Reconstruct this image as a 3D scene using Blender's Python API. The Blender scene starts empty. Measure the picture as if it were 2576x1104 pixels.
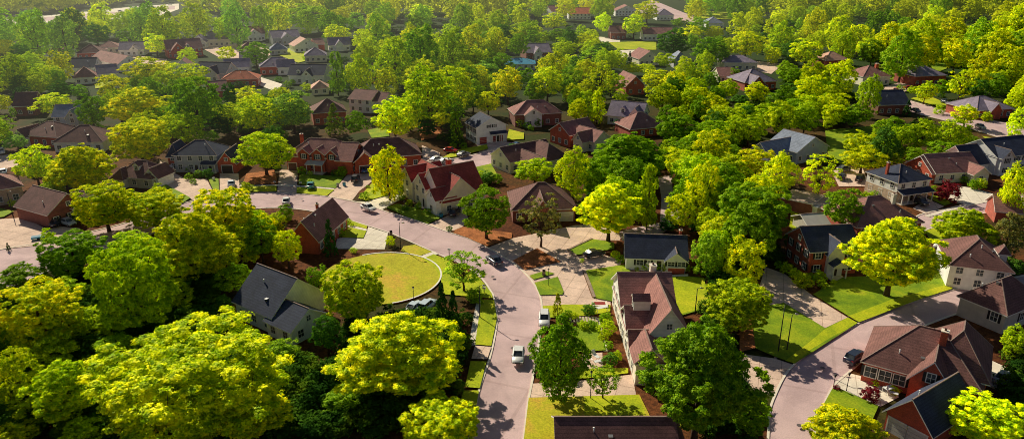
import bpy, bmesh, math, random
import numpy as np
from mathutils import Vector, Matrix
from mathutils.geometry import tessellate_polygon

random.seed(7)
R_ = math.radians
scene = bpy.context.scene
C = scene.collection

# ------------------------------------------------------------------ camera
CH, F, PITCH = 60.0, 1800.0, R_(20.75)      # camera height (m), focal length and pitch read from the photograph
CX, CY = 1288.0, 552.0
sp, cp = math.sin(PITCH), math.cos(PITCH)
cam_d = bpy.data.cameras.new('camera')
cam = bpy.data.objects.new('camera', cam_d); C.objects.link(cam)
cam.location = (0, 0, CH); cam.rotation_euler = (R_(90) - PITCH, 0, 0)
cam_d.sensor_width = 36; cam_d.lens = 36 * F / 2576
cam_d.clip_start = 1; cam_d.clip_end = 12000
scene.camera = cam

def G(x, y, z=0.0):
    """survey point: where the sight line through photo point (x, y) meets height z"""
    a, b = (x - CX) / F, -(y - CY) / F
    dy, dz = cp + b * sp, -sp + b * cp
    t = (z - CH) / dz
    return Vector((a * t, dy * t, z))
def scale_at(p):
    zc = p[1] * cp + (CH - p[2]) * sp
    return F / zc
def proj(p):
    zc = p[1] * cp + (CH - p[2]) * sp
    yc = p[1] * sp - (CH - p[2]) * cp
    return CX + F * p[0] / zc, CY - F * yc / zc

# ------------------------------------------------------------------ light
SUN_AZ, SUN_EL = R_(37), R_(34)             # azimuth to the left of the view axis
world = bpy.data.worlds.new('World'); scene.world = world; world.use_nodes = True
wn = world.node_tree
sky = wn.nodes.new('ShaderNodeTexSky'); sky.sky_type = 'NISHITA'; sky.sun_disc = False
sky.sun_elevation = SUN_EL; sky.sun_rotation = -SUN_AZ
sky.air_density = 1.0; sky.dust_density = 1.0
bg = wn.nodes['Background']; wn.links.new(sky.outputs[0], bg.inputs[0]); bg.inputs[1].default_value = 0.042
sl = bpy.data.lights.new('sun', 'SUN'); sl.energy = 5.0; sl.angle = R_(0.5); sl.color = (1.0, 0.92, 0.70)
so = bpy.data.objects.new('sun', sl); C.objects.link(so)
sd = Vector((-math.sin(SUN_AZ) * math.cos(SUN_EL), math.cos(SUN_AZ) * math.cos(SUN_EL), math.sin(SUN_EL)))
so.rotation_euler = sd.to_track_quat('Z', 'Y').to_euler()
scene.view_settings.view_transform = 'Standard'; scene.view_settings.look = 'None'
scene.view_settings.exposure = 0; scene.view_settings.gamma = 1
scene.render.engine = 'CYCLES'; scene.cycles.use_denoising = True; scene.cycles.filter_width = 1.0; scene.cycles.use_light_tree = False; world.cycles.sampling_method = 'NONE'; scene.cycles.sample_clamp_indirect = 10
scene.cycles.max_bounces = 6; scene.cycles.diffuse_bounces = 3; scene.cycles.transmission_bounces = 4
scene.cycles.transparent_max_bounces = 4; scene.cycles.glossy_bounces = 2

# ------------------------------------------------------------------ materials
def painted_haze_group():
    """painted haze: warm glow mixed into surface colour, grows with the distance from the near end of the valley (world position)"""
    g = bpy.data.node_groups.new('painted_haze', 'ShaderNodeTree')
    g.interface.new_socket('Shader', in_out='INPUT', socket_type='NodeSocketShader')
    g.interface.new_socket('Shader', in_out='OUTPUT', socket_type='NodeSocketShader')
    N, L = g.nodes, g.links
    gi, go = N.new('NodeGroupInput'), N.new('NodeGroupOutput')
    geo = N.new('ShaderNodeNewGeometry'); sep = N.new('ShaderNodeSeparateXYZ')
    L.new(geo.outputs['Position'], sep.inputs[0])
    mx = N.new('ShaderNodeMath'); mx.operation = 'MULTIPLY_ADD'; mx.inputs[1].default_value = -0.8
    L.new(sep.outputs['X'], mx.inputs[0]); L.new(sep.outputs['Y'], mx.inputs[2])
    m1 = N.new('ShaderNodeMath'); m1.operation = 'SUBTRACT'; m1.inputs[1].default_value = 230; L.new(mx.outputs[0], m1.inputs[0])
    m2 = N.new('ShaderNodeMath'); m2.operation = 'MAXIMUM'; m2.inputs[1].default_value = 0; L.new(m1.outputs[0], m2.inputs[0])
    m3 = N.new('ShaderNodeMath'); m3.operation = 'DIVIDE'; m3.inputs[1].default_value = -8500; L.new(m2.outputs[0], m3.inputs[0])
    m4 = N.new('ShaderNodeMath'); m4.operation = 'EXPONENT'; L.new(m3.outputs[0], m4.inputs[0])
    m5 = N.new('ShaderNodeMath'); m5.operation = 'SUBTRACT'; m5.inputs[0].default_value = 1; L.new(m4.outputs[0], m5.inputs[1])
    em = N.new('ShaderNodeEmission'); em.inputs[0].default_value = (0.98, 0.90, 0.74, 1); em.inputs[1].default_value = 1.0  # warm glow put into the surfaces, brightens what lies far off
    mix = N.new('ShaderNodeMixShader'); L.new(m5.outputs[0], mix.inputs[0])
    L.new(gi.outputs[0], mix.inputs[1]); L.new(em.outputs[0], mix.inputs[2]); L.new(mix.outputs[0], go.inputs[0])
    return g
PAINTED_HAZE = painted_haze_group()
def new_mat(name):
    m = bpy.data.materials.new(name); m.use_nodes = True
    nt = m.node_tree; nt.nodes.clear()
    out = nt.nodes.new('ShaderNodeOutputMaterial'); hz = nt.nodes.new('ShaderNodeGroup'); hz.node_tree = PAINTED_HAZE
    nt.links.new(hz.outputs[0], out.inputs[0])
    return m, nt, hz
def noise(nt, scale, detail=4, coord='Object', rough=.6, dist=0.0, stretch=None):
    if coord == 'World':
        v = nt.nodes.new('ShaderNodeNewGeometry').outputs['Position']
    else:
        v = nt.nodes.new('ShaderNodeTexCoord').outputs['Object']
    if stretch:
        mp = nt.nodes.new('ShaderNodeMapping'); mp.inputs['Scale'].default_value = stretch
        nt.links.new(v, mp.inputs[0]); v = mp.outputs[0]
    n = nt.nodes.new('ShaderNodeTexNoise'); n.inputs['Scale'].default_value = scale
    n.inputs['Detail'].default_value = detail; n.inputs['Roughness'].default_value = rough; n.inputs['Distortion'].default_value = dist
    nt.links.new(v, n.inputs['Vector'])
    return n.outputs['Fac']
def ramp(nt, fac, stops):
    r = nt.nodes.new('ShaderNodeValToRGB'); e = r.color_ramp.elements
    while len(e) < len(stops): e.new(.5)
    for i, (p, c) in enumerate(stops): e[i].position = p; e[i].color = (*c, 1)
    nt.links.new(fac, r.inputs[0]); return r.outputs[0]
def mixc(nt, a, b, fac, mode='MIX'):
    m = nt.nodes.new('ShaderNodeMix'); m.data_type = 'RGBA'; m.blend_type = mode
    for s, v in ((m.inputs[0], fac), (m.inputs[6], a), (m.inputs[7], b)):
        if isinstance(v, (int, float)): s.default_value = v
        elif isinstance(v, tuple): s.default_value = (*v, 1)
        else: nt.links.new(v, s)
    return m.outputs[2]
def mul(c, k): return tuple(min(1, x * k) for x in c)
def surf(name, col, rough=.8, var=.25, scale=1.5, spec=.3, metal=0, coord='Object', bump=0, stretch=None, fine=None, fk=1.0, joints=None):
    m, nt, hz = new_mat(name)
    b = nt.nodes.new('ShaderNodeBsdfPrincipled'); b.inputs['Roughness'].default_value = rough
    b.inputs['Specular IOR Level'].default_value = spec; b.inputs['Metallic'].default_value = metal
    n = noise(nt, scale, 5, coord, stretch=stretch)
    c = ramp(nt, n, [(.3, mul(col, 1 - var)), (.7, mul(col, 1 + var))])
    if fine:
        n2 = noise(nt, fine, 2, coord)
        c = mixc(nt, c, ramp(nt, n2, [(.35, (1 - .28 * fk,) * 3), (.65, (1 + .2 * fk,) * 3)]), 1.0, 'MULTIPLY')
    if joints:
        n3 = noise(nt, .09, 6, coord, rough=.7, dist=1.2)      # tyre wear, stains
        c = mixc(nt, c, ramp(nt, n3, [(.38, (.84, .83, .84)), (.55, (1.03, 1.03, 1.03))]), 1.0, 'MULTIPLY')
        br = nt.nodes.new('ShaderNodeTexBrick'); br.offset = 0; br.inputs['Scale'].default_value = 1.0 / joints; br.inputs['Brick Width'].default_value = 1.0; br.inputs['Row Height'].default_value = 1.0
        br.inputs['Color1'].default_value = (1, 1, 1, 1); br.inputs['Color2'].default_value = (.93, .93, .93, 1); br.inputs['Mortar'].default_value = (.62, .58, .55, 1); br.inputs['Mortar Size'].default_value = .018
        mp = nt.nodes.new('ShaderNodeMapping'); mp.inputs['Rotation'].default_value = (0, 0, .35); nt.links.new(nt.nodes.new('ShaderNodeNewGeometry').outputs['Position'], mp.inputs[0]); nt.links.new(mp.outputs[0], br.inputs['Vector'])
        c = mixc(nt, c, br.outputs[0], 1.0 if joints < 10 else .35, 'MULTIPLY')
    nt.links.new(c, b.inputs['Base Color'])
    if bump:
        bp = nt.nodes.new('ShaderNodeBump'); bp.inputs['Strength'].default_value = bump; bp.inputs['Distance'].default_value = .05
        nt.links.new(noise(nt, (fine or scale) * 2, 2, coord), bp.inputs['Height']); nt.links.new(bp.outputs[0], b.inputs['Normal'])
    nt.links.new(b.outputs[0], hz.inputs[0])
    return m
def paint_mat(name, rough=.3):
    m, nt, hz = new_mat(name)
    b = nt.nodes.new('ShaderNodeBsdfPrincipled'); b.inputs['Roughness'].default_value = rough
    b.inputs['Coat Weight'].default_value = .5; b.inputs['Coat Roughness'].default_value = .35
    oi = nt.nodes.new('ShaderNodeObjectInfo'); nt.links.new(oi.outputs['Color'], b.inputs['Base Color'])
    nt.links.new(b.outputs[0], hz.inputs[0]); return m
def leaf_mat(name, trans=.5, spread=.45, attr=False):
    m, nt, hz = new_mat(name); N, L = nt.nodes, nt.links
    if attr: oi = N.new('ShaderNodeAttribute'); oi.attribute_name = 'tint'
    else: oi = N.new('ShaderNodeObjectInfo')
    geo = N.new('ShaderNodeNewGeometry')
    n = noise(nt, 2.2, 3, 'Object')
    v = ramp(nt, n, [(.32, (.62, .78, .9)), (.68, (1.22, 1.16, .8))])
    c = mixc(nt, oi.outputs['Color'], v, 1.0, 'MULTIPLY')
    c = mixc(nt, c, ramp(nt, noise(nt, 9, 2, 'Object'), [(.36, (.55, .74, .8)), (.60, (1.45, 1.32, 1.1))]), 1.0, 'MULTIPLY')
    r = ramp(nt, geo.outputs['Random Per Island'], [(0, (1 - spread, 1 - spread * .8, 1 - spread)), (1, (1 + spread * .6, 1 + spread * .5, 1 + spread))])
    c = mixc(nt, c, r, 1.0, 'MULTIPLY')
    d = N.new('ShaderNodeBsdfDiffuse'); t = N.new('ShaderNodeBsdfTranslucent'); L.new(c, d.inputs[0])
    c2 = mixc(nt, c, (.40, .46, .08), 1.0, 'MULTIPLY'); L.new(c2, t.inputs[0])
    if trans < .3:
        mx = N.new('ShaderNodeMixShader'); mx.inputs[0].default_value = trans; L.new(d.outputs[0], mx.inputs[1]); L.new(t.outputs[0], mx.inputs[2])
    else:
        mx = N.new('ShaderNodeAddShader'); L.new(d.outputs[0], mx.inputs[0]); L.new(t.outputs[0], mx.inputs[1])
    g = N.new('ShaderNodeBsdfGlossy'); g.inputs['Roughness'].default_value = .55; g.inputs[0].default_value = (.8, .8, .7, 1)
    m2 = N.new('ShaderNodeMixShader'); m2.inputs[0].default_value = .012
    L.new(mx.outputs[0], m2.inputs[1]); L.new(g.outputs[0], m2.inputs[2]); L.new(m2.outputs[0], hz.inputs[0])
    return m
def brick_mat(name, col):
    m, nt, hz = new_mat(name)
    b = nt.nodes.new('ShaderNodeBsdfPrincipled'); b.inputs['Roughness'].default_value = .85
    tc = nt.nodes.new('ShaderNodeTexCoord'); mp = nt.nodes.new('ShaderNodeMapping'); mp.inputs['Rotation'].default_value = (R_(90), 0, 0)
    nt.links.new(tc.outputs['Object'], mp.inputs[0])
    br = nt.nodes.new('ShaderNodeTexBrick'); br.inputs['Scale'].default_value = 3.2
    br.inputs['Color1'].default_value = (*mul(col, .8), 1); br.inputs['Color2'].default_value = (*mul(col, 1.25), 1)
    br.inputs['Mortar'].default_value = (*[x * .6 + .08 for x in col], 1); br.inputs['Mortar Size'].default_value = .012
    nt.links.new(mp.outputs[0], br.inputs['Vector'])
    n = noise(nt, .9, 4)
    c = mixc(nt, br.outputs[0], ramp(nt, n, [(.3, (.75, .75, .75)), (.7, (1.2, 1.2, 1.2))]), 1.0, 'MULTIPLY')
    nt.links.new(c, b.inputs['Base Color']); nt.links.new(b.outputs[0], hz.inputs[0]); return m
def siding_mat(name, col):
    m, nt, hz = new_mat(name)
    b = nt.nodes.new('ShaderNodeBsdfPrincipled'); b.inputs['Roughness'].default_value = .6
    tc = nt.nodes.new('ShaderNodeTexCoord'); w = nt.nodes.new('ShaderNodeTexWave'); w.bands_direction = 'Z'
    w.inputs['Scale'].default_value = 1.4; w.inputs['Distortion'].default_value = 0; nt.links.new(tc.outputs['Object'], w.inputs[0])
    c = ramp(nt, w.outputs['Fac'], [(0, mul(col, .78)), (.25, col)])
    n = noise(nt, .7, 4)
    c = mixc(nt, c, ramp(nt, n, [(.3, (.85, .85, .85)), (.7, (1.08, 1.08, 1.08))]), 1.0, 'MULTIPLY')
    nt.links.new(c, b.inputs['Base Color']); nt.links.new(b.outputs[0], hz.inputs[0]); return m
def roof_mat(name, col):
    m, nt, hz = new_mat(name)
    b = nt.nodes.new('ShaderNodeBsdfPrincipled'); b.inputs['Roughness'].default_value = .85; b.inputs['Specular IOR Level'].default_value = .25
    tc = nt.nodes.new('ShaderNodeTexCoord'); w = nt.nodes.new('ShaderNodeTexWave'); w.bands_direction = 'Z'
    w.inputs['Scale'].default_value = 1.1; w.inputs['Distortion'].default_value = 1.2; w.inputs['Detail'].default_value = 2
    w.inputs['Detail Scale'].default_value = 3
    nt.links.new(tc.outputs['Object'], w.inputs[0])
    n = noise(nt, .45, 5, dist=.6); n2 = noise(nt, 7, 2)
    c = ramp(nt, n, [(.28, mul(col, .72)), (.5, col), (.75, mul(col, 1.35))])
    c = mixc(nt, c, ramp(nt, n2, [(.35, (.7, .7, .72)), (.65, (1.25, 1.22, 1.2))]), 1.0, 'MULTIPLY')
    c = mixc(nt, c, ramp(nt, w.outputs['Fac'], [(0, (.78, .78, .78)), (.4, (1.05, 1.05, 1.05))]), 1.0, 'MULTIPLY')
    nt.links.new(c, b.inputs['Base Color']); nt.links.new(b.outputs[0], hz.inputs[0]); return m
def glass_mat():
    m, nt, hz = new_mat('window_glass')
    b = nt.nodes.new('ShaderNodeBsdfPrincipled'); b.inputs['Roughness'].default_value = .3
    b.inputs['Specular IOR Level'].default_value = .35
    nt.links.new(ramp(nt, noise(nt, .8, 2), [(.4, (.015, .018, .022)), (.65, (.10, .12, .14))]), b.inputs['Base Color'])
    nt.links.new(b.outputs[0], hz.inputs[0]); return m
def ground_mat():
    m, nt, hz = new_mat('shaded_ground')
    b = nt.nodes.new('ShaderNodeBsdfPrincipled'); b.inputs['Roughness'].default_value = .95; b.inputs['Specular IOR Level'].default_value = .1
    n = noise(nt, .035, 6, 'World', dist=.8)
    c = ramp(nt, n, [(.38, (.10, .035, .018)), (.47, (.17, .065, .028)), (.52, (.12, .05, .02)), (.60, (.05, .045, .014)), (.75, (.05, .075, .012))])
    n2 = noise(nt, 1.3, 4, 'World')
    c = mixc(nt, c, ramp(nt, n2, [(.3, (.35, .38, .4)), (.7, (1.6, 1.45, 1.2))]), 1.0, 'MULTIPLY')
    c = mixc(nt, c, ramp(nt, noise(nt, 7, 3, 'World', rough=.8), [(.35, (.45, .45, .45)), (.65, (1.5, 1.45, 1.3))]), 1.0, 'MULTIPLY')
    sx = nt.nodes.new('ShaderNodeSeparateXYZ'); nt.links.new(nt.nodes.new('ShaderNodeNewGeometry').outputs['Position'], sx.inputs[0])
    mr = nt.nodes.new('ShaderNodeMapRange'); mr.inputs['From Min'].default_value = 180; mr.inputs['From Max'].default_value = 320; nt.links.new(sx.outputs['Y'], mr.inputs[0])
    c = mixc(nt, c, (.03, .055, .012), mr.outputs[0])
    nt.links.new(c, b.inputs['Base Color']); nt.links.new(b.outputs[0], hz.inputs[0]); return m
def mixt(a, b, k): return tuple(x * (1 - k) + y * k for x, y in zip(a, b))
def lawn_mat(name, c1, c2, c3):
    m, nt, hz = new_mat(name)
    b = nt.nodes.new('ShaderNodeBsdfPrincipled'); b.inputs['Roughness'].default_value = .9; b.inputs['Specular IOR Level'].default_value = .15
    n = noise(nt, .16, 6, 'World', dist=.5, rough=.7)
    c = ramp(nt, n, [(.32, c1), (.5, c2), (.66, c3), (.74, mixt(c3, (.45, .28, .08), .5))])
    n2 = noise(nt, 3.2, 4, 'World', rough=.75)
    c = mixc(nt, c, ramp(nt, n2, [(.3, (.6, .62, .6)), (.7, (1.35, 1.3, 1.2))]), 1.0, 'MULTIPLY')
    nt.links.new(c, b.inputs['Base Color']); nt.links.new(b.outputs[0], hz.inputs[0]); return m

M = dict(
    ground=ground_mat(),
    lawn=lawn_mat('lawn_grass', (.28, .38, .010), (.44, .50, .012), (.60, .58, .022)),
    lawn_dark=lawn_mat('lush_lawn_grass', (.12, .22, .012), (.22, .33, .012), (.38, .44, .016)),
    lawn_dry=lawn_mat('dry_lawn_grass', (.42, .38, .02), (.50, .48, .025), (.66, .42, .06)),
    mulch=surf('mulch', (.42, .15, .055), .95, .45, .5, .1, coord='World', fine=4),
    asphalt=surf('asphalt', (.64, .455, .455), .9, .15, .12, .15, coord='World', fine=5, fk=.35, joints=14),
    concrete=surf('driveway_concrete', (.80, .58, .46), .9, .12, .3, .15, coord='World', fine=3.5, fk=.4, joints=3.2),
    pale_concrete=surf('pale_concrete', (.90, .80, .66), .9, .06, .4, .15, coord='World', fine=3, fk=.3, joints=2.8),
    kerb=surf('kerb_concrete', (.82, .72, .60), .9, .12, .6, .15, coord='World'),
    trim=surf('white_trim', (.86, .82, .76), .6, .06, 2), tan_trim=surf('tan_trim', (.5, .4, .3), .7, .08, 2),
    ridge=surf('ridge_cap', (.30, .21, .18), .85, .15, 2),
    glass=glass_mat(), door=surf('dark_door', (.045, .03, .028), .5, .1, 2),
    red_door=surf('red_garage_door', (.33, .045, .035), .5, .12, 2), brown_door=surf('brown_garage_door', (.10, .045, .035), .5, .15, 2),
    white_door=surf('white_garage_door', (.66, .63, .58), .5, .1, 2),
    metal=surf('grey_metal', (.30, .30, .31), .4, .1, 3, metal=.7), black=surf('black_metal', (.02, .02, .022), .5, .1, 3),
    white=surf('white_metal', (.75, .75, .74), .4, .05, 3), lamp=surf('lamp_glass', (.8, .78, .7), .2, .05, 3),
    tyre=surf('tyre_rubber', (.02, .02, .02), .8, .1, 5), rim=surf('wheel_rim', (.5, .5, .52), .3, .05, 5, metal=.8),
    tail=surf('tail_light_red', (.5, .02, .015), .3, .1, 5), head=surf('headlight_glass', (.75, .75, .72), .15, .05, 5),
    bark=surf('bark', (.085, .055, .038), .95, .35, 2, .1, bump=.4, stretch=(1, 1, .25)),
    paint=paint_mat('car_paint'), leaf=leaf_mat('leaves', .38), needle=leaf_mat('needles', .22, .4),
    blue_tarp=surf('blue_cover', (.04, .30, .48), .5, .15, 1), stone=surf('rubble_stone', (.38, .27, .20), .9, .35, 2, bump=.4, fine=6),
    skin=surf('skin', (.45, .27, .19), .6, .05, 3), shirt=surf('light_shirt', (.6, .6, .62), .8, .08, 3), trousers=surf('dark_trousers', (.04, .045, .07), .8, .1, 3),
)
WALL = dict(brick=brick_mat('red_brick', (.50, .085, .04)), dbrick=brick_mat('dark_brick', (.27, .08, .055)), tbrick=brick_mat('tan_brick', (.60, .42, .30)),
            white=siding_mat('white_siding', (.93, .91, .88)), cream=siding_mat('cream_siding', (.90, .82, .62)), grey=siding_mat('grey_siding', (.52, .52, .54)),
            blue=siding_mat('blue_grey_siding', (.48, .55, .64)), stucco=surf('grey_stucco', (.58, .53, .46), .9, .12, .8, .1),
            wstucco=surf('pale_stucco', (.84, .76, .64), .9, .08, .8, .1))
ROOF = dict(brown=roof_mat('brown_shingles', (.35, .165, .145)), dbrown=roof_mat('dark_brown_shingles', (.20, .095, .085)), navy=roof_mat('navy_shingles', (.05, .06, .10)),
            red=roof_mat('red_tiles', (.38, .075, .06)), orange=roof_mat('orange_shingles', (.58, .16, .08)), slate=roof_mat('blue_grey_shingles', (.27, .31, .40)),
            charcoal=roof_mat('charcoal_shingles', (.30, .25, .33)), pink=roof_mat('pink_shingles', (.66, .38, .29)), pale=surf('pale_roof', (.62, .58, .52), .8, .1, .5),
            blue=surf('bright_blue_roof', (.07, .33, .5), .5, .15, .6), tan=surf('tan_flat_roof', (.45, .32, .25), .9, .15, .6))

# ------------------------------------------------------------------ mesh helpers
class MB:
    def __init__(s): s.v, s.f, s.m = [], [], []
    def add(s, pts, faces, mats=0):
        o = len(s.v); s.v += [tuple(p) for p in pts]
        for i, f in enumerate(faces):
            s.f.append(tuple(o + k for k in f)); s.m.append(mats[i] if isinstance(mats, (list, tuple)) else mats)
    def box(s, x0, y0, z0, x1, y1, z1, m=0):
        s.add([(x0, y0, z0), (x1, y0, z0), (x1, y1, z0), (x0, y1, z0), (x0, y0, z1), (x1, y0, z1), (x1, y1, z1), (x0, y1, z1)],
              [(3, 2, 1, 0), (4, 5, 6, 7), (0, 1, 5, 4), (1, 2, 6, 5), (2, 3, 7, 6), (3, 0, 4, 7)], m)
    def bar(s, p, q, w=.12, m=0, up=None):
        p, q = Vector(p), Vector(q); d = (q - p)
        if d.length < 1e-4: return
        d.normalize(); a = d.cross(Vector((0, 0, 1)))
        if a.length < .01: a = Vector((1, 0, 0))
        a.normalize(); b = a.cross(d)
        h = w / 2
        pts = [p + a * i * h + b * j * h for i, j in ((-1, -1), (1, -1), (1, 1), (-1, 1))] + [q + a * i * h + b * j * h for i, j in ((-1, -1), (1, -1), (1, 1), (-1, 1))]
        s.add(pts, [(3, 2, 1, 0), (4, 5, 6, 7), (0, 1, 5, 4), (1, 2, 6, 5), (2, 3, 7, 6), (3, 0, 4, 7)], m)
    def tube(s, pts, rad, n=6, m=0):
        pts = [Vector(p) for p in pts]; o = len(s.v)
        for i, p in enumerate(pts):
            d = (pts[min(i + 1, len(pts) - 1)] - pts[max(i - 1, 0)]).normalized()
            a = d.cross(Vector((0.3, 1, 0.1))).normalized(); b = d.cross(a)
            for k in range(n):
                t = 2 * math.pi * k / n; s.v.append(tuple(p + (a * math.cos(t) + b * math.sin(t)) * rad[i]))
        for i in range(len(pts) - 1):
            for k in range(n):
                s.f.append((o + i * n + k, o + i * n + (k + 1) % n, o + (i + 1) * n + (k + 1) % n, o + (i + 1) * n + k)); s.m.append(m)
        s.f.append(tuple(o + k for k in range(n))[::-1]); s.m.append(m)
        s.f.append(tuple(o + (len(pts) - 1) * n + k for k in range(n))); s.m.append(m)
    def mesh(s, name, mats, smooth=False):
        me = bpy.data.meshes.new(name); me.from_pydata(s.v, [], s.f)
        for x in (mats if isinstance(mats, (list, tuple)) else [mats]): me.materials.append(x)
        me.polygons.foreach_set('material_index', s.m)
        if smooth: me.polygons.foreach_set('use_smooth', [True] * len(s.f))
        me.update(); return me
    def build(s, name, mats, parent=None, smooth=False):
        return link(name, s.mesh(name, mats, smooth), parent)
def link(name, me, parent=None):
    o = bpy.data.objects.new(name, me); C.objects.link(o); o.parent = parent; return o
def empty(name, loc, rz=0, scale=(1, 1, 1)):
    o = bpy.data.objects.new(name, None); C.objects.link(o); o.location = loc; o.rotation_euler = (0, 0, rz); o.scale = scale
    o.empty_display_size = .5; return o
def tag(o, label=None, cat=None, group=None, kind=None):
    if label: o['label'] = label
    if cat: o['category'] = cat
    if group: o['group'] = group
    if kind: o['kind'] = kind
    return o
def copy_tree(o, parent=None):
    c = o.copy(); C.objects.link(c); c.parent = parent
    for ch in list(o.children): copy_tree(ch, c)
    return c
# ------------------------------------------------------------------ ground, roads, lawns
LAY = [0]; PX = []
def smooth_line(pts, n=6):
    out = []
    P = [pts[0]] + list(pts) + [pts[-1]]
    for i in range(1, len(P) - 2):
        a, b, c, d = [Vector(p) for p in P[i - 1:i + 3]]
        for k in range(n):
            t = k / n
            out.append(.5 * ((2 * b) + (c - a) * t + (2 * a - 5 * b + 4 * c - d) * t * t + (3 * b - a - 3 * c + d) * t ** 3))
    out.append(Vector(pts[-1])); return out
def sheet_world(name, pts, mat, label=None):
    LAY[0] += 1; z = .01 + .004 * LAY[0]
    pts = [Vector((p[0], p[1], 0)) for p in pts]
    tris = tessellate_polygon([pts])
    mb = MB(); mb.add([(p.x, p.y, z) for p in pts], [tuple(t) for t in tris])
    me = mb.mesh(name, mat)
    bm = bmesh.new(); bm.from_mesh(me); bmesh.ops.recalc_face_normals(bm, faces=bm.faces)
    for f in bm.faces:
        if f.normal.z < 0: f.normal_flip()
    bm.to_mesh(me); bm.free()
    o = link(name, me); tag(o, label, kind='structure'); return o
def sheet(name, px, mat, smooth=False, label=None):
    PX.append(px)
    pts = [G(*p) for p in px]
    if smooth: pts = smooth_line(pts + [pts[0]], 5)[:-1]
    return sheet_world(name, pts, mat, label)
def strip(name, px, w, h, mat, off=0.0, kind='structure', smooth=True, z0=0.0, world_pts=None):
    """a raised band along a line: kerb, sidewalk"""
    pts = world_pts or [G(*p) for p in px]
    if smooth: pts = smooth_line(pts, 5)
    mb = MB(); n = len(pts); V = []
    for i, p in enumerate(pts):
        d = (pts[min(i + 1, n - 1)] - pts[max(i - 1, 0)]); d.z = 0; d.normalize(); nn = Vector((-d.y, d.x, 0))
        for o, z in ((off, z0), (off + w, z0), (off + w, z0 + h), (off, z0 + h)): q = p + nn * o; V.append((q.x, q.y, z))
    Fc = []
    for i in range(n - 1):
        for a in range(4):
            b = (a + 1) % 4; Fc.append((i * 4 + a, i * 4 + b, (i + 1) * 4 + b, (i + 1) * 4 + a))
    Fc += [(3, 2, 1, 0), tuple((n - 1) * 4 + k for k in range(4))]
    mb.add(V, Fc); o = mb.build(name, mat)
    if kind: tag(o, kind=kind)
    return o

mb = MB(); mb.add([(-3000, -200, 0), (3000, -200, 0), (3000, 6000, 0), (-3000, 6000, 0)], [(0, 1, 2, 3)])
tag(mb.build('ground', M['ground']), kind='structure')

road_l = [(1150, 1240), (1184, 1104), (1207, 986), (1234, 903), (1247, 846), (1252, 803), (1246, 756), (1239, 736), (1211, 698), (1170, 668), (1117, 645), (1070, 624), (1027, 605), (979, 585), (927, 568), (884, 555), (820, 538), (747, 526), (671, 523), (600, 530), (520, 545), (430, 572), (340, 602), (220, 640), (100, 690), (0, 735), (-120, 800)]
road_r = [(1300, 1240), (1315, 1104), (1325, 1016), (1338, 949), (1353, 863), (1362, 796), (1361, 770), (1353, 736), (1328, 698), (1288, 663), (1227, 625), (1177, 601), (1131, 586), (1074, 566), (1031, 551), (964, 531), (921, 515), (824, 496), (701, 486), (644, 485), (560, 492), (470, 510), (400, 535), (300, 566), (200, 590), (120, 610), (40, 622), (-120, 650)]
def road(l, r, mat='asphalt', kerb=True):
    L_, R2 = [G(*p) for p in l], [G(*p) for p in r]
    Ls, Rs = smooth_line(L_, 5), smooth_line(R2, 5)
    PX.append(list(l) + list(r)[::-1])
    sheet_world('road', Ls + Rs[::-1], M[mat])
    if kerb:
        strip('kerb', None, .32, .13, M['kerb'], 0.0, smooth=False, world_pts=Ls)
        strip('kerb', None, .32, .13, M['kerb'], -.32, smooth=False, world_pts=Rs)
road(road_l, road_r)
rr_l = [(1925, 1240), (1935, 1104), (1939, 1036), (1952, 996), (1975, 949), (1999, 919), (2042, 883), (2092, 853), (2159, 816), (2249, 776), (2325, 753), (2400, 730), (2480, 712), (2600, 690)]
rr_r = [(2060, 1240), (2045, 1104), (2054, 1062), (2072, 1013), (2095, 969), (2132, 936), (2170, 905), (2225, 868), (2290, 833), (2345, 810), (2400, 790), (2470, 770), (2600, 745)]
road(rr_l, rr_r)
road([(1000, 432), (1090, 432), (1174, 427), (1235, 413), (1300, 395), (1340, 380)], [(1000, 415), (1060, 410), (1107, 404), (1154, 397), (1231, 379), (1300, 360)])
road([(2300, 610), (2325, 583), (2369, 568), (2465, 540), (2600, 512)], [(2290, 560), (2312, 540), (2375, 526), (2425, 515), (2525, 498), (2600, 484)])
road([(2240, 262), (2300, 285), (2380, 305), (2459, 330), (2530, 352), (2600, 372)], [(2260, 245), (2318, 262), (2390, 280), (2460, 298), (2549, 312), (2600, 322)])
road([(1600, 30), (1660, 42), (1735, 60), (1790, 75)], [(1640, 0), (1665, 10), (1735, 38), (1800, 55)], kerb=False)
sheet('far_field', [(-60, 66), (150, 58), (300, 48), (400, 42), (450, 24), (450, 10), (330, 18), (200, 32), (60, 45), (-60, 50)], M['pale_concrete'])
sheet('far_road', [(-60, 60), (150, 52), (300, 40), (440, 24), (440, 16), (300, 30), (150, 42), (-60, 52)], M['asphalt'])

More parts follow.
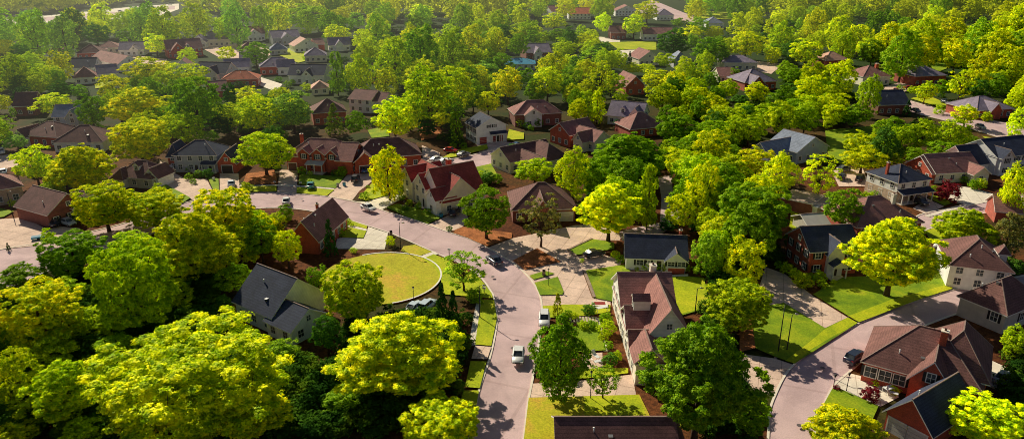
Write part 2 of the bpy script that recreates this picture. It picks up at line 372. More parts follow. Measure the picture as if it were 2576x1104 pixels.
circle = [G(957, 698) + Vector((11.7 * math.cos(t * math.pi / 36), 11.7 * math.sin(t * math.pi / 36), 0)) for t in range(72)]
CO = [
 ('pale_concrete', [(861, 598), (914, 600), (927, 571), (976, 586), (968, 627), (843, 626), (848, 600)]),
 ('concrete', [(704, 428), (749, 428), (746, 486), (697, 485)]),
 ('concrete', [(874, 440), (937, 432), (945, 450), (904, 481), (884, 507), (824, 496)]),
 ('pale_concrete', [(884, 507), (921, 508), (977, 493), (1020, 488), (1012, 500), (960, 528), (921, 515)]),
 ('concrete', [(1077, 566), (1130, 541), (1170, 528), (1180, 556), (1164, 571), (1131, 586)]),
 ('concrete', [(1225, 624), (1288, 600), (1448, 567), (1500, 565), (1560, 580), (1560, 605), (1500, 604), (1431, 631), (1451, 645), (1520, 642), (1566, 655), (1560, 667), (1465, 683), (1490, 750), (1536, 755), (1536, 768), (1363, 775), (1353, 736), (1345, 718), (1308, 678), (1270, 648)]),
 ('asphalt', [(1655, 445), (1690, 442), (1692, 480), (1712, 555), (1650, 600), (1560, 600), (1560, 582), (1660, 560), (1664, 500)]),
 ('concrete', [(1338, 965), (1440, 960), (1590, 942), (1600, 993), (1331, 1000)]),
 ('concrete', [(1466, 890), (1515, 887), (1518, 928), (1464, 928)]),
 ('concrete', [(1860, 890), (1949, 902), (1999, 919), (1975, 949), (1952, 996), (1900, 985), (1860, 940)]),
 ('concrete', [(1925, 672), (1975, 690), (2045, 745), (2132, 799), (2075, 826), (1972, 762), (1935, 768), (1908, 730)]),
 ('pale_concrete', [(2096, 969), (2132, 938), (2192, 953), (2262, 999), (2215, 1023), (2129, 985)]),
 ('concrete', [(0, 552), (60, 548), (120, 578), (150, 570), (200, 575), (215, 592), (100, 618), (0, 628), (-40, 600)]),
 ('concrete', [(400, 401), (423, 428), (467, 451), (520, 451), (540, 491), (490, 507), (417, 465), (396, 448)]),
 ('concrete', [(553, 437), (600, 437), (604, 488), (553, 492)]),
 ('concrete', [(2296, 525), (2332, 501), (2375, 520), (2330, 540)]),
 ('pale_concrete', [(2409, 468), (2452, 475), (2525, 497), (2425, 515), (2380, 505)]),
 ('concrete', [(1061, 366), (1107, 386), (1107, 403), (1064, 408)]),
 ('concrete', [(1199, 365), (1272, 358), (1300, 362), (1234, 379), (1205, 384)]),
 ('pale_concrete', [(1500, 93), (1560, 97), (1560, 107), (1515, 108)]),
 ('pale_concrete', [(1551, 128), (1620, 125), (1605, 145), (1555, 146)]),
 ('pale_concrete', [(640, 190), (711, 213), (694, 232), (636, 209)]),
 ('concrete', [(2222, 220), (2282, 203), (2300, 215), (2265, 240), (2222, 240)]),
 ('concrete', [(1905, 155), (1970, 163), (1940, 187), (1905, 180)]),
 ('concrete', [(2090, 430), (2170, 425), (2190, 470), (2110, 470)]),
 ('concrete', [(-20, 395), (60, 385), (45, 420), (-20, 430)]),
 ('concrete', [(180, 150), (330, 140), (420, 150), (420, 162), (300, 175), (190, 190)]),
 ('concrete', [(500, 118), (600, 112), (700, 128), (660, 150), (560, 150)]),
]
for m, p in CO: sheet('driveway', p, M[m])
sheet('path', [(877, 566), (924, 578), (922, 583), (874, 571)], M['pale_concrete'])
sheet('path', [(1047, 650), (1091, 633), (1104, 640), (1058, 655)], M['pale_concrete'])
sheet('path', [(1038, 553), (1080, 528), (1094, 532), (1052, 560)], M['pale_concrete'])
sheet('path', [(1596, 697), (1731, 691), (1731, 697), (1600, 704)], M['pale_concrete'])
sheet('path', [(2088, 693), (2104, 692), (2130, 715), (2108, 720)], M['pale_concrete'])
sheet_world('lawn', circle, M['lawn_dry'])
LA = [
 ('lawn', [(867, 571), (922, 582), (914, 600), (861, 598)]), ('lawn', [(877, 554), (924, 570), (922, 577), (880, 566)]),
 ('lawn_dry', [(1015, 621), (1044, 617), (1087, 635), (1047, 648), (1009, 632)]),
 ('lawn', [(1061, 653), (1091, 641), (1121, 653), (1170, 680), (1206, 700), (1236, 738), (1240, 752), (1117, 742), (1109, 705), (1094, 676)]),
 ('lawn_dark', [(754, 440), (867, 445), (844, 475), (751, 465)]), ('lawn', [(747, 472), (841, 479), (822, 494), (746, 486)]),
 ('lawn', [(937, 461), (977, 478), (977, 492), (921, 507), (901, 500)]),
 ('lawn_dark', [(971, 524), (1000, 514), (1084, 535), (1109, 550), (1077, 564), (1031, 550)]),
 ('mulch', [(1133, 585), (1164, 572), (1210, 578), (1288, 588), (1288, 600), (1225, 622), (1177, 600)]),
 ('mulch', [(1290, 657), (1351, 626), (1411, 660), (1320, 680)]), ('lawn_dark', [(1331, 695), (1371, 683), (1396, 690), (1343, 705)]),
 ('lawn_dark', [(1345, 713), (1403, 698), (1418, 736), (1415, 743), (1358, 744)]), ('lawn_dark', [(1431, 631), (1491, 603), (1545, 612), (1545, 628), (1451, 643)]),
 ('lawn_dark', [(1467, 683), (1575, 667), (1595, 700), (1731, 697), (1771, 701), (1785, 775), (1700, 800), (1540, 760), (1492, 750)]),
 ('lawn', [(1640, 705), (1731, 699), (1771, 703), (1785, 775), (1700, 795), (1640, 735)]),
 ('lawn', [(1365, 772), (1421, 768), (1535, 769), (1535, 785), (1490, 795), (1366, 802)]), ('lawn_dark', [(1451, 803), (1500, 799), (1524, 883), (1448, 888)]),
 ('lawn', [(1462, 930), (1580, 928), (1580, 941), (1440, 958)]),
 ('lawn_dry', [(1330, 1003), (1608, 995), (1640, 1060), (1640, 1240), (1300, 1240), (1318, 1104)]),
 ('lawn', [(1470, 1000), (1606, 996), (1625, 1052), (1470, 1056)]),
 ('lawn', [(1211, 756), (1243, 756), (1250, 803), (1236, 872), (1195, 869)]), ('concrete', [(1195, 872), (1236, 875), (1226, 906), (1186, 905)]),
 ('lawn', [(1184, 911), (1224, 912), (1207, 979), (1170, 976)]), ('lawn', [(1165, 985), (1205, 985), (1186, 1098), (1140, 1100)]),
 ('lawn_dark', [(1935, 771), (1972, 764), (2075, 828), (2132, 801), (2157, 815), (1999, 917), (1949, 900), (1880, 870), (1880, 790)]),
 ('lawn', [(2077, 829), (2132, 802), (2157, 815), (2092, 851), (2042, 880), (1999, 917), (1975, 910), (2030, 868)]),
 ('lawn_dark', [(2045, 743), (2120, 700), (2370, 690), (2395, 728), (2325, 751), (2159, 813), (2134, 798)]),
 ('lawn', [(2134, 798), (2240, 757), (2395, 715), (2395, 729), (2325, 751), (2161, 813)]),
 ('lawn_dark', [(2074, 1015), (2094, 979), (2129, 988), (2209, 1025), (2180, 1090), (2050, 1100), (2056, 1062)]),
 ('lawn', [(1990, 530), (2030, 525), (2075, 560), (2010, 582), (1985, 575)]), ('lawn_dark', [(2075, 330), (2200, 318), (2180, 420), (2085, 412)]),
 ('lawn_dark', [(2205, 165), (2400, 155), (2380, 175), (2295, 205), (2235, 202)]), ('lawn', [(1530, 108), (1651, 105), (1651, 127), (1555, 126)]),
 ('lawn', [(1718, 27), (1850, 32), (1840, 50), (1770, 50)]), ('lawn_dark', [(-20, 522), (36, 534), (10, 548), (-20, 552)]),
 ('lawn_dark', [(410, 462), (417, 466), (480, 500), (462, 512), (400, 532), (380, 500)]), ('lawn_dark', [(522, 447), (550, 452), (552, 488), (541, 490)]),
 ('lawn_dark', [(2335, 501), (2348, 493), (2400, 512), (2375, 520)]), ('lawn', [(2327, 584), (2400, 560), (2465, 542), (2440, 600), (2340, 610)]),
 ('lawn', [(1280, 327), (1318, 337), (1318, 352), (1275, 355)]), ('lawn_dark', [(1176, 428), (1235, 414), (1250, 440), (1225, 470), (1190, 455)]),
 ('lawn', [(2290, 250), (2330, 240), (2380, 262), (2380, 275), (2330, 262)]), ('lawn', [(2470, 345), (2530, 355), (2600, 376), (2600, 392), (2500, 368)]),
 ('lawn', [(240, 205), (300, 195), (300, 215), (240, 225)]), ('lawn', [(670, 127), (760, 122), (790, 150), (750, 160), (700, 140)]),
 ('lawn_dark', [(925, 330), (975, 318), (980, 345), (935, 350)]), ('lawn', [(610, 472), (696, 470), (696, 484), (608, 486)]),
 ('mulch', [(1860, 830), (1890, 800), (1900, 880), (1860, 890)]), ('mulch', [(1050, 320), (1100, 315), (1120, 345), (1060, 355)]),  # mulch; the sunlit orange under the trees is put into its colour
 ('mulch', [(620, 440), (690, 430), (700, 465), (610, 468)]),
 ('lawn_dark', [(2540, 415), (2600, 405), (2600, 460), (2550, 455)]), ('lawn', [(1108, 402), (1150, 380), (1225, 366), (1228, 377), (1154, 396)]),
]
for m, p in LA: sheet('driveway' if m == 'concrete' else 'mulch_bed' if m == 'mulch' else 'lawn', p, M[m], )
for p, w in (([(603, 468), (697, 467), (751, 469), (841, 476)], 1.1), ([(1209, 756), (1200, 800), (1190, 869)], 1.3), ([(1354, 1003), (1345, 1050), (1334, 1110), (1315, 1240)], 1.3),
             ([(1949, 901), (2075, 828)], .35), ([(2134, 797), (2250, 757), (2390, 718)], .35), ([(1500, 800), (1524, 884)], .8), ([(2330, 545), (2420, 520), (2560, 490)], 1.2)):
    strip('sidewalk', p, w, .12 if w > .5 else .1, M['pale_concrete' if w > .5 else 'asphalt'], -w / 2)
# low retaining wall round the circular lawn
cc = G(957, 698)
def arc_wall(name, a0, a1, r, w, h, mat, z0=0):
    n = 40; pts = [cc + Vector((r * math.cos(R_(a0 + (a1 - a0) * i / n)), r * math.sin(R_(a0 + (a1 - a0) * i / n)), 0)) for i in range(n + 1)]
    return strip(name, None, w, h, mat, 0, kind=None, smooth=False, z0=z0, world_pts=pts)
gw = tag(empty('retaining_wall', cc), 'low curved brick wall with pale cap around the circular lawn', 'wall')
for o in (arc_wall('brick_course', -70, 118, 11.9, .25, .2, WALL['brick']), arc_wall('wall_cap', -70, 118, 11.95, .3, .06, M['trim'], .2)):
    o.parent = gw; o.location = -cc
for p, lab in (([(1467, 684), (1475, 705), (1484, 728), (1492, 750)], 'low dark stone edging where the lush lawn meets the wide drive'),
               ([(1451, 645), (1431, 631), (1491, 603)], 'dark edging of the planted bed beside the black parked car')):
    tag(strip('lawn_edging', p, .5, .35, M['stone'], 0, kind=None, smooth=False), lab, 'edging')

M['iron'] = surf('cast_iron', (.16, .13, .13), .6, .2, 3, metal=.3)
for i, q in enumerate(((1290, 880), (1240, 700), (1000, 552), (2068, 930), (2010, 1075), (760, 505))):
    p = G(*q); mb = MB(); mb.tube([(0, 0, 0), (0, 0, .01)], [.36, .36], 16); o = mb.build('manhole_cover', M['iron']); o.location = (p.x, p.y, .006 + .004 * LAY[0])
    tag(o, ['round iron manhole cover just above the white saloon on the main road', 'manhole cover on the bend near the dark blue saloon', 'manhole cover between the street lamp and the red roofed house', 'manhole cover on the right hand road by the big lawn', 'manhole cover near the bottom of the right hand road', 'manhole cover in front of the columned house lawn'][i], 'manhole cover')
# ------------------------------------------------------------------ houses
HBOX = []; LAND = []      # (x, y, short phrase) for naming trees by what stands beside them
def slab_roof(rb, w):
    u0, u1, v0, v1, e, r, t = w[:7]; o = .45; th = .2
    if t == 'flat':
        rb.box(u0 - .2, v0 - .2, e, u1 + .2, v1 + .2, e + .25, 1)
        rb.add([(u0 - .15, v0 - .15, e + .255), (u1 + .15, v0 - .15, e + .255), (u1 + .15, v1 + .15, e + .255), (u0 - .15, v1 + .15, e + .255)], [(0, 1, 2, 3)], 0)
        return
    if t in ('gu', 'gv'):
        if t == 'gu': a0, a1, b0, b1 = u0, u1, v0, v1; X = lambda a, b, z: (a, b, z)
        else: a0, a1, b0, b1 = v0, v1, u0, u1; X = lambda a, b, z: (b, a, z)
        hs = (b1 - b0) / 2; bm_ = (b0 + b1) / 2; sl_ = r / hs
        for s, be in ((-1, b0 - o), (1, b1 + o)):
            ze = e - sl_ * o; zr = e + r
            cs = [(be, ze), (bm_, zr), (bm_, zr + th), (be, ze + th)]
            pts = [X(a0 - o, b, z) for b, z in cs] + [X(a1 + o, b, z) for b, z in cs]
            rb.add(pts, [(0, 1, 2, 3), (7, 6, 5, 4), (0, 4, 5, 1), (3, 2, 6, 7), (0, 3, 7, 4)], [1, 1, 1, 0, 1])
        rb.bar(X(a0 - o, bm_, e + r + th), X(a1 + o, bm_, e + r + th), .16, 2)
        return
    W, D = u1 - u0, v1 - v0; hs = min(W, D) / 2; sl_ = r / hs; ze = e - sl_ * o
    U0, U1, V0, V1 = u0 - o, u1 + o, v0 - o, v1 + o; zr = e + r
    if W >= D: ra, rb_ = (u0 + hs, (v0 + v1) / 2), (u1 - hs, (v0 + v1) / 2)
    else: ra, rb_ = ((u0 + u1) / 2, v0 + hs), ((u0 + u1) / 2, v1 - hs)
    E = [(U0, V0), (U1, V0), (U1, V1), (U0, V1)]
    pts = [(x, y, ze) for x, y in E] + [(x, y, ze + th) for x, y in E] + [(*ra, zr + th), (*rb_, zr + th)]
    if W >= D: top = [(4, 5, 9, 8), (5, 6, 9), (6, 7, 8, 9), (7, 4, 8)]; hips = [(4, 8), (7, 8), (5, 9), (6, 9)]
    else: top = [(4, 5, 8), (5, 6, 9, 8), (6, 7, 9), (7, 4, 8, 9)]; hips = [(4, 8), (5, 8), (6, 9), (7, 9)]
    rb.add(pts, [(3, 2, 1, 0), (0, 1, 5, 4), (1, 2, 6, 5), (2, 3, 7, 6), (3, 0, 4, 7)] + top, [1] * 5 + [0] * 4)
    for a, b in hips: rb.bar(pts[a], pts[b], .13, 2)
    rb.bar(pts[8], pts[9], .15, 2)
def roof_z(w, u, v):
    u0, u1, v0, v1, e, r, t = w[:7]
    if t == 'flat': return e + .25
    du, dv = min(u - u0, u1 - u), min(v - v0, v1 - v)
    if t == 'gu': return e + r * dv / ((v1 - v0) / 2) + .2
    if t == 'gv': return e + r * du / ((u1 - u0) / 2) + .2
    hs = min(u1 - u0, v1 - v0) / 2
    return e + r * min(min(du, dv) / hs, 1) + .2
def side_frame(w, side):
    u0, u1, v0, v1 = w[:4]
    return {'F': (Vector((u0, v0, 0)), Vector((1, 0, 0)), Vector((0, -1, 0)), u1 - u0), 'R': (Vector((u1, v0, 0)), Vector((0, 1, 0)), Vector((1, 0, 0)), v1 - v0),
            'L': (Vector((u0, v1, 0)), Vector((0, -1, 0)), Vector((-1, 0, 0)), v1 - v0), 'B': (Vector((u1, v1, 0)), Vector((-1, 0, 0)), Vector((0, 1, 0)), u1 - u0)}[side]
def pbox(mb, fr, t0, t1, z0, z1, d0, d1, m=0):
    o, d, n = fr[:3]
    pts = [o + d * t + n * k + Vector((0, 0, z)) for k in (d0, d1) for z in (z0, z1) for t in (t0, t1)]
    mb.add(pts, [(0, 1, 3, 2), (4, 6, 7, 5), (0, 4, 5, 1), (2, 3, 7, 6), (0, 2, 6, 4), (1, 5, 7, 3)], m)
def window(root, fr, t, z, w=1.15, h=1.35, small=False, shutters=False, merge=False):
    f = MB(); k = .13; a, b, c, d = t - w / 2, t + w / 2, z - h / 2, z + h / 2
    pbox(f, fr, a - k, a, c - k, d + k, .004, .08); pbox(f, fr, b, b + k, c - k, d + k, .004, .08)
    pbox(f, fr, a, b, d, d + k, .004, .08); pbox(f, fr, a, b, c - k, c, .004, .12)
    pbox(f, fr, t - .03, t + .03, c, d, .045, .07)
    pbox(f, fr, a, t - .03, z - .03, z + .03, .045, .065); pbox(f, fr, t + .03, b, z - .03, z + .03, .045, .065)
    if merge:
        pbox(f, fr, a, b, c, d, .006, .04, 1); return f.build('window', [M['trim'], M['glass']], root)
    o = f.build('window', M['trim'], root)
    g = MB(); pbox(g, fr, a, b, c, d, .006, .04); g.build('pane', M['glass'], o)
    if shutters:
        for s in (-1, 1):
            q = MB(); x = t + s * (w / 2 + k + .2); pbox(q, fr, x - .19, x + .19, c - .05, d + .05, .004, .06); q.build('shutter', M['black'], o)
    return o
def garage(root, fr, t, w=2.6, h=2.2, mat='brown_door'):
    f = MB(); pbox(f, fr, t - w / 2 - .15, t - w / 2, 0, h + .18, .004, .09); pbox(f, fr, t + w / 2, t + w / 2 + .15, 0, h + .18, .004, .09)
    pbox(f, fr, t - w / 2, t + w / 2, h, h + .18, .004, .09)
    d = MB()
    for i in range(4): pbox(d, fr, t - w / 2, t + w / 2, .02 + i * h / 4, (i + 1) * h / 4 - .03, .004, .055)
    o = d.build('garage_door', M[mat], root); f.build('door_frame', M['trim'], o)
def door(root, fr, t, mat='door'):
    d = MB(); pbox(d, fr, t - .45, t + .45, .15, 2.2, .004, .06); o = d.build('door', M[mat], root)
    f = MB(); pbox(f, fr, t - .6, t - .45, .15, 2.35, .004, .1); pbox(f, fr, t + .45, t + .6, .15, 2.35, .004, .1); pbox(f, fr, t - .45, t + .45, 2.2, 2.35, .004, .1)
    f.build('door_frame', M['trim'], o)
    s = MB(); pbox(s, fr, t - .9, t + .9, 0, .15, .004, 1.0); s.build('doorstep', M['kerb'], root)
def dormer(root, w, at, side, wall, roofm, wd=1.7, back=.8, zup=1.9):
    """gabled dormer on the front (F), left (L) or right (R) slope"""
    u0, u1, v0, v1, e, r, t = w[:7]
    if side == 'F': o, d, n = Vector((at, v0 + back, 0)), Vector((1, 0, 0)), Vector((0, -1, 0)); z = roof_z(w, at, v0 + back)
    elif side == 'L': o, d, n = Vector((u0 + back, at, 0)), Vector((0, -1, 0)), Vector((-1, 0, 0)); z = roof_z(w, u0 + back, at)
    else: o, d, n = Vector((u1 - back, at, 0)), Vector((0, 1, 0)), Vector((1, 0, 0)); z = roof_z(w, u1 - back, at)
    z -= .2; h = wd / 2; ln = 2.6; mb = MB(); zt = z + zup - .5
    P = lambda a, k, zz: o + d * a + n * k + Vector((0, 0, zz))
    mb.add([P(-h, 0, z - .3), P(h, 0, z - .3), P(h, 0, zt), P(0, 0, zt + .75), P(-h, 0, zt), P(-h, -ln, z - .3), P(h, -ln, z - .3), P(h, -ln, zt), P(0, -ln, zt + .75), P(-h, -ln, zt)],
           [(0, 1, 2, 3, 4), (1, 6, 7, 2), (5, 0, 4, 9), (9, 8, 7, 6, 5)])
    q = mb.build('dormer', wall, root)
    rb = MB()
    for s in (-1, 1):
        cs = [(s * (h + .22), zt - .18), (0, zt + .75 + .0), (0, zt + .87), (s * (h + .22), zt - .06)]
        pts = [P(a, .22, zz) for a, zz in cs] + [P(a, -ln, zz) for a, zz in cs]
        rb.add(pts, [(0, 1, 2, 3), (7, 6, 5, 4), (0, 4, 5, 1), (3, 2, 6, 7), (0, 3, 7, 4)], [1, 1, 1, 0, 1])
    rb.build('dormer_roof', [roofm, M['trim'], M['ridge']], q)
    window(q, (o, d, n), 0, z + .75, .8, 1.0, merge=True)
def chimney(parent, w, u, v, h=1.3, mat='brick', sz=.8):
    mb = MB(); z = roof_z(w, u, v); top = max(z + h, w[4] + w[5] + .9)
    mb.box(u - sz / 2, v - sz / 2, z - 1.5, u + sz / 2, v + sz / 2, top, 0); mb.box(u - sz / 2 - .08, v - sz / 2 - .08, top, u + sz / 2 + .08, v + sz / 2 + .08, top + .14, 1)
    mb.box(u - .15, v - .15, top + .14, u + .15, v + .15, top + .45, 2)
    mb.build('chimney', [WALL[mat], M['kerb'], M['brown_door']], parent)
def vent(parent, w, u, v):
    mb = MB(); z = roof_z(w, u, v); mb.tube([(u, v, z - .2), (u, v, z + .5)], [.09, .09], 8); mb.tube([(u, v, z + .5), (u, v, z + .62)], [.16, .13], 8)
    mb.build('vent_pipe', M['white'], parent, True)
def box_vent(parent, w, u, v):
    mb = MB(); z = roof_z(w, u, v); mb.box(u - .22, v - .22, z - .15, u + .22, v + .22, z + .22); mb.box(u - .28, v - .28, z + .22, u + .28, v + .28, z + .27)
    mb.build('roof_vent', M['metal'], parent)
def porch(root, fr, t0, t1, dep=1.8, h=2.6, roofm=None, gable=True, ncol=4):
    o, d, n = fr[:3]; P = lambda t, k, z: o + d * t + n * k + Vector((0, 0, z))
    rb = MB(); tm = (t0 + t1) / 2; hw = (t1 - t0) / 2 + .25
    if gable:
        for s in (-1, 1):
            cs = [(tm + s * hw, h), (tm, h + hw * .62), (tm, h + hw * .62 + .15), (tm + s * hw, h + .15)]
            pts = [P(a, dep + .3, z) for a, z in cs] + [P(a, 0.003, z) for a, z in cs]
            rb.add(pts, [(0, 1, 2, 3), (7, 6, 5, 4), (0, 4, 5, 1), (3, 2, 6, 7), (0, 3, 7, 4)], [1, 1, 1, 0, 1])
        rb.add([P(tm - hw + .2, dep + .1, h), P(tm + hw - .2, dep + .1, h), P(tm, dep + .1, h + hw * .58)], [(0, 1, 2)], 1)
    else:
        pts = [P(t0 - .25, dep + .3, h), P(t1 + .25, dep + .3, h), P(t1 + .25, .003, h + .8), P(t0 - .25, .003, h + .8)]
        rb.add(pts + [p - Vector((0, 0, .16)) for p in pts], [(0, 1, 2, 3), (7, 6, 5, 4), (0, 4, 5, 1), (1, 5, 6, 2), (2, 6, 7, 3), (3, 7, 4, 0)], [0, 1, 1, 1, 1, 1])
    rb.build('porch_roof', [roofm, M['trim']], root)
    bm_ = MB(); pbox(bm_, fr, t0, t1, h - .3, h - .02, dep - .2, dep); bm_.build('porch_beam', M['trim'], root)
    st = MB(); pbox(st, fr, t0 - .1, t1 + .1, 0, .2, .004, dep + .1); st.build('porch_floor', M['kerb'], root)
    for i in range(ncol):
        t = t0 + .12 + (t1 - t0 - .24) * i / max(1, ncol - 1); c = MB(); pbox(c, fr, t - .11, t + .11, .2, h - .3, dep - .2, dep); c.build('column', M['trim'], root)
def auto_windows(root, w, sides, skip=(), det=2):
    e, r, t = w[4], w[5], w[6]
    for sd_ in sides:
        fr = side_frame(w, sd_); L_ = fr[3]; n = max(1, int(L_ / 2.9)); rows = (1.55, 4.25) if e > 4.6 else (1.55,)
        for zi, z in enumerate(rows):
            if z + .9 > e: z = e - 1.0
            for i in range(n):
                x = L_ * (i + .5) / n
                if zi == 0 and any(s == sd_ and a < x < b for s, a, b in skip): continue
                window(root, fr, x, z, 1.1 if det > 1 else 1.2, 1.3, merge=det < 2, shutters=det > 2)
        if (t == 'gv' and sd_ in 'FB') or (t == 'gu' and sd_ in 'LR'):
            if r > 1.8: window(root, fr, L_ / 2, e + r * .33, .8, .9, merge=det < 2)
def house(label, short, P1, P2, D, e, r, t, wall, roof, extra=(), feat=(), auto='FR', vents=2, name='house', det=1, base=None):
    """P1-P2: foot of the front wall; D: depth; extra: further wings (u0, u1 as fractions of the front, v0, v1, eave, rise, type, wall, sides)"""
    a, b = G(*P1), G(*P2); L_ = (b - a).length; ang = math.atan2(b.y - a.y, b.x - a.x)
    root = empty(name, a, ang); tag(root, label, 'house'); rnd = random.Random(label)
    W0 = (0, L_, 0, D, e, r, t, wall, auto); wings = [W0]
    for x in extra: wings.append((x[0] * L_ + .004, x[1] * L_ - .004, x[2] + .003 * len(wings), x[3] - .003 * len(wings), x[4], x[5], x[6], x[7], x[8]))
    walls = {}; rb = MB()
    for w in wings:
        u0, u1, v0, v1, ee, rr, tt, wl = w[:8]; mb = walls.setdefault(wl, MB())
        V = [(u0, v0, 0), (u1, v0, 0), (u1, v1, 0), (u0, v1, 0), (u0, v0, ee), (u1, v0, ee), (u1, v1, ee), (u0, v1, ee)]
        mb.add(V, [(0, 1, 5, 4), (1, 2, 6, 5), (2, 3, 7, 6), (3, 0, 4, 7)])
        if tt == 'gu': mb.add([(u0, v0, ee), (u0, v1, ee), (u0, (v0 + v1) / 2, ee + rr), (u1, v0, ee), (u1, v1, ee), (u1, (v0 + v1) / 2, ee + rr)], [(0, 2, 1), (3, 4, 5)])
        if tt == 'gv': mb.add([(u0, v0, ee), (u1, v0, ee), ((u0 + u1) / 2, v0, ee + rr), (u0, v1, ee), (u1, v1, ee), ((u0 + u1) / 2, v1, ee + rr)], [(0, 1, 2), (3, 5, 4)])
        slab_roof(rb, w)
    for wl, mb in walls.items():
        if base and wl == wall:      # lower storey in another cladding
            lo = MB(); pr = .05; lo.box(-pr, -pr, 0, L_ + pr, D + pr, 2.8); lo.build('lower_wall', WALL[base], root)
        mb.build('wall', WALL[wl], root)
    ro = rb.build('roof', [ROOF[roof], M['trim'], M['ridge']], root)
    skip = []
    for f in feat:
        k = f[0]; w = wings[f[1]]
        if k in ('garage', 'door', 'porch'):
            fr = side_frame(w, f[2]); x = f[3] * fr[3]
            if k == 'garage': wd = f[4] if len(f) > 4 else 2.6; garage(root, fr, x, wd, mat=f[5] if len(f) > 5 else 'brown_door'); skip.append((f[1], f[2], x - wd / 2 - .8, x + wd / 2 + .8))
            elif k == 'door': door(root, fr, x); skip.append((f[1], f[2], x - 1.1, x + 1.1))
            else:
                x1 = f[4] * fr[3]; porch(root, fr, x, x1, f[5], f[6], ROOF[f[8] if len(f) > 8 else roof], f[7], max(2, int((x1 - x) / 1.7) + 1))
                door(root, fr, (x + x1) / 2); skip.append((f[1], f[2], (x + x1) / 2 - 1.1, (x + x1) / 2 + 1.1))
        elif k == 'dormer':
            rng = (w[1] - w[0], w[0]) if f[2] == 'F' else (w[3] - w[2], w[2]); dormer(root, w, rng[1] + f[3] * rng[0], f[2], WALL[f[4]], ROOF[roof], back=f[5] if len(f) > 5 else .8)
        elif k == 'chimney': chimney(ro, w, w[0] + f[2] * (w[1] - w[0]), w[2] + f[3] * (w[3] - w[2]), mat=f[4] if len(f) > 4 else 'brick', sz=f[5] if len(f) > 5 else .8)
        elif k == 'win': fr = side_frame(w, f[2]); window(root, fr, f[3] * fr[3], f[4], f[5], f[6], shutters=det > 2); 
        elif k == 'chimp': pass
    for i, w in enumerate(wings):
        auto_windows(root, w, w[8], [s[1:] for s in skip if s[0] == i], det)
    for i in range(vents):
        w = wings[0]; u = w[0] + (.25 + .5 * rnd.random()) * (w[1] - w[0]); v = w[2] + (.12 + .22 * rnd.random()) * (w[3] - w[2])
        (vent if i % 2 == 0 else box_vent)(ro, w, u, v)
    c = (a + b) / 2 + Vector((-math.sin(ang), math.cos(ang), 0)) * D / 2
    ca, sa = math.cos(ang), math.sin(ang); ps = []
    for w in wings:
        for u in w[:2]:
            for v in w[2:4]:
                for z in (0, w[4] + w[5] * .8): ps.append(proj((a.x + u * ca - v * sa, a.y + u * sa + v * ca, z)))
    HBOX.append((min(q[0] for q in ps), min(q[1] for q in ps), max(q[0] for q in ps), max(q[1] for q in ps)))
    LAND.append((c.x, c.y, short)); return root

